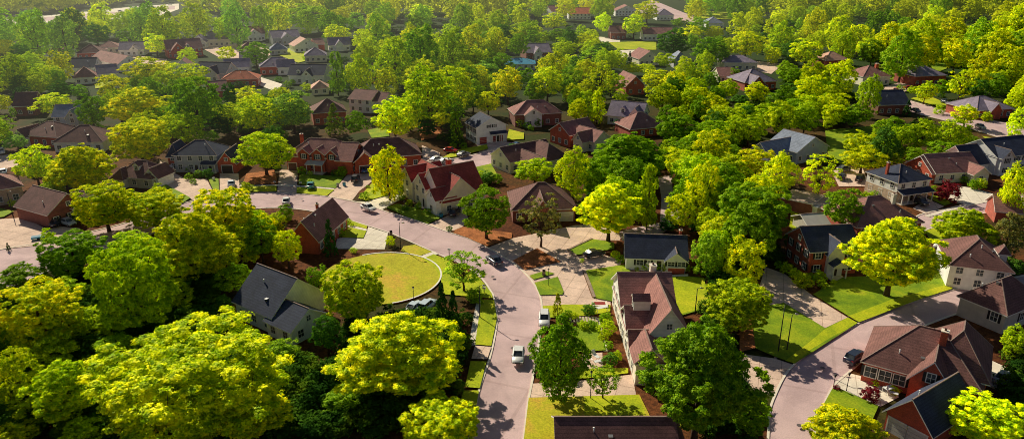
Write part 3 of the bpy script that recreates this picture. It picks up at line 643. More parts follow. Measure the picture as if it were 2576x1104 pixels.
exec_houses = [
# near houses
dict(label='brick house with dark brown roof, three paired windows and a front gable, bottom right', short='big brick house at the bottom right', P1=(2164, 957), P2=(2452, 1040), D=11.5, e=3.6, r=4.6, t='hip', wall='brick', roof='dbrown',
     extra=[(.42, .76, -1.2, 6, 3.6, 3.2, 'gv', 'brick', ''), (.50, 1.04, 2.2, 13.5, 4.3, 4.6, 'hip', 'brick', 'R')], auto='', det=3, vents=3,
     feat=[('win', 0, 'F', .075, 1.9, 1.5, 1.6), ('win', 0, 'F', .205, 1.9, 1.5, 1.6), ('win', 0, 'F', .335, 1.9, 1.5, 1.6), ('win', 1, 'F', .5, 4.2, 1.0, 1.4), ('win', 1, 'R', .5, 1.7, 1.2, 1.5), ('chimney', 0, .62, .38, 'brick', .9), ('win', 0, 'F', .86, 1.8, 1.3, 1.7), ('win', 0, 'R', .5, 1.9, 1.7, 1.2)]),
dict(label='brick garage with tan gable and navy roof in the bottom right corner', short='navy roofed garage in the bottom right corner', P1=(2222, 1078), P2=(2332, 1138), D=10.5, e=3.0, r=3.3, t='gv', wall='brick', roof='navy', auto='', det=2, vents=1, name='garage',
     feat=[('garage', 0, 'F', .28, 2.4, 'white_door'), ('garage', 0, 'F', .72, 2.4, 'white_door')]),
dict(label='grey stucco house with dark hipped roof behind the big brick house', short='grey stucco house', P1=(2405, 792), P2=(2518, 840), D=10.5, e=3.9, r=3.6, t='hip', wall='stucco', roof='dbrown', auto='', det=3, vents=2, feat=[('win', 0, 'F', .78, 2.5, 1.1, 1.6), ('win', 0, 'R', .5, 2, 1.1, 1.4)]),
dict(label='white walled house with brown hipped roof beyond the stucco house at right edge', short='white walled hipped house at right', P1=(2378, 722), P2=(2530, 742), D=12, e=4.8, r=3.6, t='hip', wall='white', roof='dbrown', auto='FR', det=2, vents=3, extra=[(.84, .97, 3.2, 5.4, 7.2, .8, 'hip', 'white', '')]),
dict(label='brown roofed house fronting the main road with long pale side wall and stepped gables', short='long gabled house beside the main road', P1=(1597, 968), P2=(1742, 968), D=25.5, e=3.4, r=.5, t='flat', wall='wstucco', roof='brown', auto='', vents=0, det=2,
     extra=[(.0, .98, 13.5, 25.4, 5.0, 4.0, 'gu', 'white', 'L'), (.30, 1.05, 5.5, 17, 5.2, 4.4, 'gv', 'white', 'F'), (.0, .55, 7.5, 14.5, 4.6, 2.6, 'gu', 'white', 'L'), (.0, .5, .3, 5.5, 3.9, 2.0, 'gv', 'tbrick', 'FL'), (.0, .62, 4.6, 8.0, 3.9, 1.6, 'gu', 'white', 'L')],
     feat=[('dormer', 3, 'L', .5, 'white', 1.0), ('chimney', 1, .7, .6, 'wstucco', 1.0)]),
dict(label='white bungalow with plain black roof, brick bay and small red chimney', short='white bungalow with the black roof', P1=(1574, 678), P2=(1724, 684), D=8.6, e=2.8, r=3.1, t='gu', wall='white', roof='navy', auto='', det=3, vents=0,
     extra=[(.66, .985, -.9, 4, 2.75, 1.5, 'gv', 'white', ''), (.70, .975, -1.0, 0, 1.25, .12, 'flat', 'brick', '')],
     feat=[('win', 0, 'F', .23, 1.7, 1.3, 1.1), ('win', 0, 'F', .38, 2.0, .5, .35), ('win', 1, 'F', .25, 2.0, 1.3, .85), ('win', 1, 'F', .78, 2.0, 1.4, .85), ('door', 0, 'F', .55), ('chimney', 0, .93, .6, 'brick', .55), ('win', 0, 'L', .5, 1.7, 1.1, 1.1)]),
dict(label='dark roofed white house with sunlit porch wing below the circular lawn', short='dark roofed house beside the circular lawn', P1=(598, 800), P2=(690, 842), D=11, e=3.5, r=4.6, t='gu', wall='white', roof='navy', auto='F', det=2, vents=2,
     extra=[(.92, 1.55, -.6, 6.6, 2.8, 2.4, 'gu', 'white', 'FR')], feat=[]),
dict(label='red brick house with steep brown gabled roof inside the road bend', short='steep roofed brick house inside the bend', P1=(733, 634), P2=(803, 640), D=14.5, e=3.3, r=3.8, t='gv', wall='brick', roof='brown', auto='R', det=2, vents=4, feat=[('chimney', 0, .44, .55, 'brick', .5)]),
dict(label='cream two storey house with steep bright red roofs and brick chimney', short='red roofed cream house', P1=(1021, 491), P2=(1111, 543), D=10.5, e=3.6, r=5.0, t='gu', wall='cream', roof='red', auto='', det=2, vents=1,
     extra=[(.36, 1.0, .6, 12.5, 3.4, 6.6, 'gv', 'white', 'R'), (.0, .30, -.8, 8.5, 5.5, 2.8, 'gv', 'cream', 'F'), (.33, .66, -.5, 7, 5.3, 2.8, 'gv', 'cream', 'F'), (.74, .99, -1.3, 4, 4.2, 2.0, 'gv', 'white', 'F')],
     feat=[('door', 3, 'F', .75), ('chimney', 1, .3, .55, 'brick', 1.1), ('dormer', 0, 'F', .72, 'cream', 2.0)]),
dict(label='brick house with dormers and white columned porch at the top of the lawn', short='brick house with the white columned porch', P1=(724, 428), P2=(876, 436), D=10.5, e=4.4, r=3.9, t='hip', wall='brick', roof='brown', auto='F', det=3, vents=1,
     extra=[(.86, 1.1, -1.5, 10, 4.2, 3.6, 'gu', 'brick', 'R'), (.22, .40, -.7, 5, 5.5, 1.4, 'gv', 'brick', ''), (.44, .64, -.7, 5, 5.5, 1.4, 'gv', 'brick', ''), (.68, .84, -.5, 5, 5.4, 1.3, 'gv', 'brick', '')],
     feat=[('porch', 0, 'F', .38, .64, 2.6, 2.9, False, 'pale'), ('chimney', 0, .12, .6, 'brick'), ('garage', 0, 'F', .09, 2.5), ('win', 2, 'F', .5, 4.6, 1.0, 1.3), ('win', 3, 'F', .5, 4.6, 1.3, 1.3), ('win', 4, 'F', .5, 4.6, 1.0, 1.3)]),
dict(label='brick house with wide brown hipped roof behind the slender yellow green tree', short='wide hipped brick house', P1=(893, 433), P2=(1060, 420), D=11, e=4.0, r=3.8, t='hip', wall='brick', roof='dbrown', auto='FR', det=2, vents=2, extra=[(.0, .3, -2, 6, 3.6, 2.4, 'gv', 'brick', '')], feat=[('garage', 1, 'F', .5, 3.2)]),
dict(label='stone house with navy roof and white framed windows above the curved drive', short='navy roofed stone house', P1=(443, 433), P2=(550, 433), D=9.5, e=5.1, r=3.0, t='hip', wall='grey', roof='navy', auto='F', det=2, vents=1,
     extra=[(-.18, .04, 1, 9, 4.9, 2.6, 'hip', 'brick', 'F'), (1.03, 1.45, -.8, 8, 3.0, 3.0, 'gv', 'brick', 'F')], feat=[('porch', 0, 'F', .66, .98, 1.4, 2.6, False), ('garage', 2, 'F', .5, 3.0, 'door'), ('door', 0, 'F', .5)]),
dict(label='dark hipped roof house with white roof dormer behind the bright maples', short='hipped house with the white dormer', P1=(296, 468), P2=(386, 476), D=8.5, e=3.0, r=3.2, t='hip', wall='stucco', roof='dbrown', auto='F', det=2, vents=0,
     extra=[(.72, 1.1, 1, 7, 3.0, 2.2, 'gv', 'white', 'F'), (.0, .32, -1.6, 4, 2.8, 2.0, 'hip', 'cream', 'F')], feat=[('dormer', 0, 'F', .5, 'white', 1.6), ('garage', 1, 'F', .5, 2.6, 'door')]),
dict(label='brown roofed brick house with white windowed gable beside the left driveway', short='brick house by the left driveway', P1=(48, 551), P2=(128, 574), D=10, e=3.4, r=3.4, t='gu', wall='dbrick', roof='dbrown', auto='R', det=3, vents=1, extra=[(.7, 1.05, 5.5, 13, 3.3, 2.6, 'gu', 'stucco', 'R')]),
dict(label='tan house with brown roof cut by the left edge of the photograph', short='tan house at the left edge', P1=(-60, 528), P2=(64, 506), D=10, e=4.2, r=3.2, t='hip', wall='tbrick', roof='brown', auto='F', det=2, vents=1),
dict(label='low house with dark brown roof at the bottom edge beside the main road', short='brown roof at the bottom edge', P1=(1405, 1216), P2=(1700, 1216), D=9, e=3.0, r=3.1, t='gu', wall='brick', roof='dbrown', auto='F', det=1, vents=2, extra=[(.84, 1.12, 1.5, 8, 2.6, 2.4, 'hip', 'brick', '')]),
dict(label='brown hipped roof house half hidden behind the bare branched tree', short='hipped house behind the bare branched tree', P1=(1290, 560), P2=(1446, 556), D=13, e=3.3, r=4.2, t='hip', wall='dbrick', roof='dbrown', auto='F', det=2, vents=1, extra=[(.3, .62, -2.5, 5, 3.2, 3.0, 'gv', 'dbrick', '')], feat=[('garage', 0, 'F', .86, 3.0, 'white_door')]),
# middle right
dict(label='two storey brick house with navy roof and white gabled porch', short='navy roofed brick house with gabled porch', P1=(2030, 694), P2=(2150, 687), D=9, e=5.3, r=3.2, t='gu', wall='brick', roof='navy', auto='FL', det=3, vents=2,
     extra=[(.34, .66, -.9, 5, 5.0, 2.3, 'gv', 'white', '')], feat=[('porch', 1, 'F', .05, .98, 1.8, 2.8, True)]),
dict(label='two storey white and brick house with navy hipped roof and glazed porch', short='white and brick house with glazed porch', P1=(2250, 511), P2=(2330, 500), D=10, e=5.4, r=2.8, t='hip', wall='white', roof='navy', auto='FL', det=2, vents=1, base='tbrick', feat=[('porch', 0, 'F', .02, .98, 1.9, 2.7, False), ('chimney', 0, .1, .5, 'brick', .6)]),
dict(label='brick and cream house with brown roof and small porch gable beside the red bush', short='brick and cream house by the red bush', P1=(2350, 462), P2=(2462, 455), D=11, e=3.0, r=3.6, t='gu', wall='cream', roof='brown', auto='F', det=2, vents=2, extra=[(-.07, .02, .3, 10.5, 2.9, 3.3, 'gu', 'brick', 'L'), (.68, 1.02, -2.6, 4, 2.9, 1.8, 'gv', 'cream', 'F')]),
dict(label='white house with navy roof and bay windows at the right edge', short='white house with navy roof at right edge', P1=(2498, 440), P2=(2600, 428), D=12, e=5.2, r=3.6, t='gu', wall='white', roof='navy', auto='F', det=3, vents=1, extra=[(-.5, .1, 2, 12, 3.0, 4.2, 'gu', 'white', ''), (.02, .3, -1.3, 6, 5.3, 2.0, 'gv', 'white', 'F')]),
dict(label='rusty brown hipped roof house between the white porch house and the round yellow tree', short='rusty brown hipped house', P1=(2152, 602), P2=(2312, 588), D=13, e=3.0, r=4.2, t='hip', wall='brick', roof='brown', auto='F', det=1, vents=2, feat=[('chimney', 0, .72, .35, 'wstucco', .8)]),
dict(label='flat tan roofed annexe with dark walls behind the small white shed', short='flat roofed annexe', P1=(1962, 528), P2=(2040, 545), D=8, e=3.0, r=.3, t='flat', wall='dbrick', roof='tan', auto='', det=1, vents=0, name='annexe', extra=[(.95, 1.35, 1.5, 8, 2.8, .3, 'flat', 'dbrick', '')]),
dict(label='small white box shed with flat white roof on the lawn', short='small white shed', P1=(2052, 549), P2=(2084, 541), D=5.5, e=2.5, r=.25, t='flat', wall='white', roof='pale', auto='', det=2, vents=0, name='shed', feat=[('win', 0, 'F', .5, 1.5, .7, .7), ('door', 0, 'L', .5)]),
dict(label='grey shingled white house with blue window near the golden trees', short='grey roofed white house', P1=(2000, 414), P2=(2078, 398), D=11, e=3.8, r=3.6, t='gv', wall='blue', roof='slate', auto='FL', det=2, vents=1, extra=[(-.6, .5, 3, 10, 3.2, 3.0, 'gu', 'blue', 'F')]),
dict(label='little red roofed outbuilding behind the brown foliaged tree at right', short='red roofed outbuilding', P1=(2500, 560), P2=(2560, 566), D=8, e=3, r=2.6, t='gu', wall='brick', roof='brown', auto='', det=1, vents=0, name='outbuilding'),
dict(label='low pale roofed outbuilding behind the brick house with navy roof', short='pale roofed outbuilding', P1=(2030, 592), P2=(2080, 588), D=6, e=2.4, r=1.4, t='gu', wall='stucco', roof='pale', auto='', det=1, vents=0, name='outbuilding'),
# middle centre
dict(label='white two storey house with two red garage doors', short='white house with red garage doors', P1=(1199, 364), P2=(1273, 355), D=9, e=5.6, r=2.8, t='gv', wall='white', roof='navy', auto='L', det=3, vents=0, feat=[('garage', 0, 'F', .22, 2.5, 'red_door'), ('garage', 0, 'F', .72, 3.6, 'red_door'), ('porch', 0, 'F', .45, .98, .9, 3.0, False, 'navy'), ('win', 0, 'F', .42, 5.6, .6, .9), ('win', 0, 'F', .6, 5.6, .6, .9)]),
dict(label='tan house with long brown roof beside the small junction', short='tan house by the small junction', P1=(1236, 418), P2=(1284, 438), D=16, e=3.6, r=3.0, t='gv', wall='cream', roof='dbrown', auto='FR', det=2, vents=1, extra=[(.2, 1.5, 9, 17, 3.6, 3.4, 'hip', 'cream', ''), (.7, 1.7, 3, 9, 3.2, 2.4, 'gu', 'cream', '')]),
dict(label='brick house with pale gable trim just above the tan junction house', short='brick house above the junction', P1=(1384, 358), P2=(1432, 372), D=12, e=4.2, r=3.0, t='gv', wall='brick', roof='brown', auto='F', det=2, vents=1, extra=[(.9, 2.0, 2, 9, 3.6, 2.6, 'gu', 'cream', 'F'), (1.3, 1.75, -1, 5, 3.6, 2.4, 'gv', 'cream', 'F')]),
dict(label='brown house with wide porch and white windowed bay under mature trees', short='brown house with the white bay', P1=(1296, 320), P2=(1412, 314), D=11, e=4.6, r=3.6, t='hip', wall='dbrick', roof='brown', auto='F', det=2, vents=2, extra=[(.2, .55, -1.6, 6, 4.6, 2.0, 'gv', 'white', 'F')]),
dict(label='grey brown house with two arched window dormers', short='house with two arched dormers', P1=(1528, 312), P2=(1612, 320), D=11, e=3.4, r=4.2, t='gu', wall='white', roof='charcoal', auto='F', det=2, vents=1, extra=[(.62, 1.02, -1, 7, 3.6, 3.2, 'gv', 'white', 'F')], feat=[('dormer', 0, 'F', .42, 'white', 1.2)]),
dict(label='brown hipped roof house right of the two dormer house', short='hipped house right of the two dormers', P1=(1585, 348), P2=(1668, 340), D=11, e=3.2, r=4.0, t='hip', wall='brick', roof='brown', auto='F', det=1, vents=1),
# left middle
dict(label='pale blue two storey house with slate roof among trees at left', short='pale blue house', P1=(140, 328), P2=(210, 326), D=9, e=4.8, r=3.2, t='gu', wall='blue', roof='slate', auto='F', det=2, vents=1, extra=[(.55, .98, -2, 6, 4.8, 2.4, 'gv', 'blue', 'F')]),
dict(label='brown hipped house with white front gable left of the wide brown roof', short='brown hipped house with white gable', P1=(62, 366), P2=(148, 372), D=11, e=3.6, r=3.4, t='hip', wall='brick', roof='dbrown', auto='F', det=2, vents=2, extra=[(-.12, .2, -1.5, 6, 3.4, 2.2, 'gv', 'white', 'F')]),
dict(label='wide brown hipped roof house between the pale blue house and the maple', short='wide brown hipped roof at left', P1=(140, 384), P2=(262, 382), D=12, e=3.4, r=3.8, t='hip', wall='white', roof='dbrown', auto='F', det=1, vents=2),
dict(label='dark roofed house peeping between trees near the left edge', short='dark roof near the left edge', P1=(40, 293), P2=(92, 291), D=10, e=4, r=4, t='gu', wall='dbrick', roof='dbrown', auto='F', det=1, vents=0),
dict(label='red brick hipped house behind the dark bushes, left of the white gabled house', short='hipped red house behind dark bushes', P1=(790, 316), P2=(872, 310), D=11, e=4.6, r=3.6, t='hip', wall='brick', roof='dbrown', auto='F', det=1, vents=1),
dict(label='white house with purple brown roof between the hipped house and lime tree', short='white house near the lime tree', P1=(880, 282), P2=(935, 286), D=12, e=5.2, r=2.6, t='gu', wall='white', roof='dbrown', auto='F', det=2, vents=0, extra=[(.6, 1.5, 1, 11, 4.6, 2.6, 'gu', 'white', '')]),
# the village, upper left
dict(label='dark roofed house at the left end of the upper village', short='dark roofed house at the village left end', P1=(178, 192), P2=(240, 190), D=13, e=4, r=4, t='gu', wall='white', roof='navy', vents=1),
dict(label='red brown roofed house in front of the dark village roof', short='red brown village roof', P1=(190, 214), P2=(246, 210), D=10, e=3.4, r=4, t='hip', wall='white', roof='brown', vents=0),
dict(label='brown roofed house with broad white gable facing right in the village', short='broad white gable in the village', P1=(232, 166), P2=(300, 182), D=12, e=4, r=3.6, t='gu', wall='white', roof='brown', auto='FR', vents=1),
dict(label='brown roofed village house near the parked white car', short='village house near the parked car', P1=(196, 150), P2=(258, 148), D=12, e=3.6, r=3.8, t='hip', wall='brick', roof='dbrown', vents=1),
dict(label='low brown house with pale extension at the back of the village', short='low brown house at the village back', P1=(246, 136), P2=(302, 134), D=12, e=3.6, r=3.0, t='hip', wall='cream', roof='brown', vents=1, extra=[(.1, .5, -4, 3, 3, .3, 'flat', 'white', '')]),
dict(label='purple roofed village house with white triangular gable', short='house with the white triangular gable', P1=(302, 142), P2=(364, 140), D=13, e=3.6, r=3.8, t='gu', wall='white', roof='charcoal', vents=1, extra=[(.45, .8, -2, 6, 3.6, 2.6, 'gv', 'white', 'F')]),
dict(label='tall red brown house right of the round yellow village tree', short='tall red brown village house', P1=(424, 148), P2=(512, 142), D=15, e=5, r=4.6, t='gu', wall='brick', roof='brown', vents=1, extra=[(.1, .5, -2, 8, 4.6, 4, 'gv', 'brick', 'F')], feat=[('dormer', 0, 'F', .6, 'white')]),
dict(label='navy village house with pale bay under its front gable', short='navy village house', P1=(492, 204), P2=(570, 206), D=12, e=4, r=4.2, t='gu', wall='blue', roof='navy', vents=1, extra=[(.4, .8, -2, 6, 4, 3, 'gv', 'white', 'F')]),
dict(label='small slate roofed house just right of the navy village house', short='small slate house in the village', P1=(565, 188), P2=(628, 186), D=10, e=3.6, r=3.4, t='gu', wall='white', roof='charcoal', vents=1),
dict(label='brick house with bright orange red hipped roof', short='orange red hipped roof', P1=(560, 221), P2=(650, 218), D=11, e=3.6, r=3.0, t='hip', wall='brick', roof='orange', vents=1),
dict(label='brick and cream house at the rear centre of the village', short='brick and cream house in the village rear', P1=(526, 118), P2=(592, 116), D=13, e=4.6, r=3.6, t='gu', wall='cream', roof='charcoal', vents=1),
dict(label='red roofed village house with two white gables', short='red roofed house with two white gables', P1=(580, 106), P2=(668, 102), D=15, e=4.6, r=4.4, t='gu', wall='white', roof='brown', vents=1, extra=[(.05, .35, -3, 6, 4.6, 3, 'gv', 'white', 'F'), (.5, .9, -3, 6, 4.6, 3, 'gv', 'white', 'F')]),
dict(label='grey house with half timbered gable near the wood edge', short='grey house near the wood edge', P1=(688, 114), P2=(756, 110), D=14, e=4.6, r=3.8, t='gu', wall='grey', roof='charcoal', vents=1, extra=[(.3, .7, -3, 6, 4.4, 3, 'gv', 'grey', 'F')]),
dict(label='sunlit pink roofed house with pale front windows', short='pink roofed house', P1=(742, 134), P2=(802, 130), D=13, e=4, r=4, t='gv', wall='white', roof='pink', vents=0, extra=[(.9, 1.3, 2, 12, 4, 3, 'gu', 'brick', '')]),
dict(label='brown and white roofed house alone at the wood edge', short='house alone at the wood edge', P1=(828, 130), P2=(882, 128), D=11, e=3.8, r=3.8, t='gu', wall='white', roof='charcoal', vents=0, extra=[(.3, .7, -2, 6, 3.6, 3, 'gv', 'white', '')]),
dict(label='long brick house with white right wing and purple roof', short='long brick and white house', P1=(656, 190), P2=(744, 186), D=12, e=4.2, r=3.6, t='hip', wall='brick', roof='charcoal', auto='FL', vents=2, extra=[(.5, .98, -2.5, 6, 4, 3, 'gu', 'white', 'F')]),
dict(label='white village house with navy roof and dormer next to the tall dark tree', short='white village house with navy roof', P1=(728, 212), P2=(816, 212), D=13, e=4.2, r=4, t='gu', wall='white', roof='navy', auto='FL', vents=1, det=2, extra=[(.4, .7, -2.5, 5, 4.2, 2.6, 'gv', 'white', 'F')], feat=[('dormer', 0, 'F', .28, 'white')]),
dict(label='brown roofed garage with cream wall below the white village house', short='brown roofed garage in the village', P1=(786, 240), P2=(828, 238), D=10, e=2.8, r=2.4, t='hip', wall='cream', roof='pink', vents=0, name='garage'),
dict(label='dark green grey roofed house in front of the pink roof', short='grey roof in front of the pink one', P1=(680, 140), P2=(724, 138), D=10, e=3.2, r=3.6, t='hip', wall='grey', roof='slate', vents=0),
dict(label='brown roofed shed half hidden by trees below the orange red roof', short='brown shed below the orange red roof', P1=(536, 250), P2=(578, 246), D=12, e=3.4, r=3.2, t='gu', wall='brick', roof='brown', vents=0),
# upper right
dict(label='tan gabled house with tall brick chimney, upper right', short='tan gabled house with brick chimney', P1=(2168, 216), P2=(2236, 214), D=14, e=4.2, r=3.8, t='hip', wall='cream', roof='brown', vents=1, feat=[('chimney', 0, .78, .5, 'brick', 1.3)]),
dict(label='brick house with pale sunlit roof top beside the shaded meadow', short='pale topped brick house by the meadow', P1=(2298, 217), P2=(2376, 214), D=14, e=4.6, r=3.4, t='hip', wall='brick', roof='charcoal', vents=0, extra=[(.1, .55, 3, 12, 5, 3.2, 'hip', 'brick', '')]),
dict(label='black roofed house with bay window by the far right lane', short='black roofed house by the right lane', P1=(2206, 290), P2=(2284, 288), D=13, e=4, r=4.2, t='gu', wall='dbrick', roof='navy', vents=1),
dict(label='brick house with small white gable at the far right', short='far right brick house with white gable', P1=(2452, 302), P2=(2542, 296), D=14, e=3.6, r=3.6, t='hip', wall='brick', roof='charcoal', vents=1, extra=[(.3, .6, -1.5, 6, 3.4, 2.8, 'gv', 'brick', '')]),
dict(label='beige hipped house with small windows, upper centre right', short='beige hipped house', P1=(1820, 178), P2=(1903, 178), D=13, e=4.2, r=2.8, t='hip', wall='cream', roof='charcoal', vents=1),
dict(label='dark roofed house just below the beige hipped house', short='dark roof below the beige house', P1=(1872, 230), P2=(1950, 226), D=15, e=4, r=4.4, t='hip', wall='brick', roof='charcoal', vents=0, extra=[(.1, .5, -3, 6, 3.8, 3, 'gv', 'brick', 'F')]),
dict(label='low brown roofed annexe left of the dark roofed house', short='low brown annexe', P1=(1808, 208), P2=(1846, 208), D=12, e=3.2, r=3, t='gu', wall='cream', roof='brown', vents=0, name='annexe'),
dict(label='brown gabled house among yellow trees right of the upper centre', short='brown gabled house among yellow trees', P1=(1574, 240), P2=(1620, 238), D=15, e=4, r=4, t='gv', wall='brick', roof='brown', vents=1),
dict(label='grey brown ridged house beside the small dark conifer', short='ridged house by the small dark conifer', P1=(1608, 166), P2=(1658, 164), D=15, e=3.6, r=4, t='gv', wall='cream', roof='brown', vents=1),
dict(label='plain grey roofed house peeping over yellow trees', short='grey roof peeping over yellow trees', P1=(1694, 172), P2=(1732, 172), D=14, e=4, r=3.8, t='hip', wall='grey', roof='slate', vents=0),
dict(label='dark brick house with white door below the wood, upper centre', short='dark brick house with white door', P1=(1324, 152), P2=(1386, 150), D=15, e=4.2, r=4, t='gu', wall='dbrick', roof='charcoal', vents=0, extra=[(.3, .6, -2, 6, 4, 3, 'gv', 'white', 'F')]),
dict(label='low building with bright blue roof above the orange tree', short='bright blue roof', P1=(1268, 176), P2=(1346, 176), D=12, e=3, r=2.2, t='hip', wall='white', roof='blue', vents=0, name='low_building'),
dict(label='red brown roofed house with white windows beyond the yellow lawn tree', short='red brown house beyond the lawn tree', P1=(1618, 103), P2=(1692, 103), D=14, e=4.4, r=3.8, t='gu', wall='white', roof='brown', vents=1),
dict(label='white gabled house at the top edge of the photograph', short='white gabled house at the top edge', P1=(1548, 42), P2=(1604, 42), D=18, e=5, r=4.6, t='gv', wall='white', roof='brown', vents=0),
dict(label='brown roofed house at the top beside the pale road', short='brown house beside the pale top road', P1=(1652, 52), P2=(1694, 52), D=18, e=4.6, r=4.6, t='hip', wall='white', roof='charcoal', vents=0),
dict(label='red brick houses row end with orange gable, top centre', short='orange gabled house at top centre', P1=(1430, 50), P2=(1486, 50), D=18, e=5, r=4.6, t='gu', wall='white', roof='orange', vents=0),
dict(label='maroon roofed house at the top left of the orange gable', short='maroon roofed house at top centre', P1=(1388, 44), P2=(1432, 42), D=18, e=5, r=4.6, t='gu', wall='white', roof='brown', vents=0),
dict(label='slate roofed house at the far top right of the pale road', short='slate house right of the top road', P1=(1776, 74), P2=(1820, 74), D=16, e=4.6, r=4, t='hip', wall='white', roof='slate', vents=0),
dict(label='dark brown barn like house between two yellow trees, upper centre', short='dark barn like house', P1=(1536, 100), P2=(1574, 100), D=14, e=4.6, r=4, t='gu', wall='dbrick', roof='dbrown', vents=0),
dict(label='pinkish roof glimpsed above the tall trees, upper right', short='pinkish roof above tall trees', P1=(2074, 174), P2=(2132, 172), D=12, e=4.6, r=3.4, t='hip', wall='brick', roof='pink', vents=0),
dict(label='purplish roofed house half hidden by tall trees, upper centre left', short='purplish roof among the tall trees', P1=(935, 210), P2=(968, 208), D=12, e=4.6, r=4, t='gu', wall='brick', roof='charcoal', vents=0),
# more of the packed village
dict(label='small mauve roofed house squeezed behind the round yellow village tree', short='small mauve village roof', P1=(376, 134), P2=(420, 132), D=12, e=3.8, r=3.6, t='gu', wall='white', roof='charcoal', vents=0),
dict(label='pale gabled cottage between the tall red brown house and the brick and cream one', short='pale village cottage', P1=(478, 122), P2=(520, 121), D=12, e=3.8, r=3.6, t='gv', wall='white', roof='charcoal', vents=0),
dict(label='brown roofed cottage below the red roofed house with two white gables', short='brown cottage under two white gables', P1=(604, 140), P2=(650, 138), D=11, e=3.6, r=3.4, t='hip', wall='white', roof='brown', vents=0),
dict(label='low white house left of the long brick and white one', short='low white village house', P1=(606, 168), P2=(652, 166), D=11, e=3.6, r=3.2, t='gu', wall='white', roof='charcoal', vents=0, extra=[(.3, .7, -2, 5, 3.6, 2.4, 'gv', 'white', '')]),
dict(label='mauve hipped house right of the sunlit pink roof', short='mauve hipped village house', P1=(768, 158), P2=(822, 156), D=12, e=3.8, r=3.6, t='hip', wall='cream', roof='charcoal', vents=0),
dict(label='mauve roofed house in front of the broad white village gable', short='mauve house before the broad gable', P1=(250, 206), P2=(300, 202), D=11, e=3.6, r=3.4, t='gu', wall='white', roof='charcoal', vents=0),
dict(label='white gabled house half hidden left of the navy village house', short='white gable left of the navy house', P1=(440, 190), P2=(486, 188), D=11, e=3.8, r=3.6, t='gv', wall='white', roof='brown', vents=0),
dict(label='reddish hipped house at the rear left end of the village', short='reddish house at the rear left', P1=(120, 150), P2=(170, 148), D=12, e=3.6, r=3.4, t='hip', wall='white', roof='brown', vents=0),
]
for h in exec_houses: house(**h)
# ------------------------------------------------------------------ trees
def unit(a): return a / np.maximum(np.linalg.norm(a, axis=1, keepdims=True), 1e-6)
def leaf_geo(pos, nrm, size, rng):
    n = len(pos); t = unit(np.cross(nrm, rng.normal(size=(n, 3)))); b = np.cross(nrm, t)
    s = size[:, None]; droop = -nrm * s * .18
    v = np.empty((n, 4, 3)); v[:, 0] = pos + t * s * .62 + droop; v[:, 1] = pos + b * s * .42; v[:, 2] = pos - t * s * .62 + droop; v[:, 3] = pos - b * s * .42
    return v.reshape(-1, 3)
def quads_mesh(name, v, mat, mi=None):
    me = bpy.data.meshes.new(name); nv = len(v); nf = nv // 4
    me.vertices.add(nv); me.vertices.foreach_set('co', v.astype(np.float32).ravel())
    me.loops.add(nv); me.loops.foreach_set('vertex_index', np.arange(nv, dtype=np.int32))
    me.polygons.add(nf); me.polygons.foreach_set('loop_start', np.arange(0, nv, 4, dtype=np.int32))
    me.materials.append(mat); me.update(calc_edges=True); return me
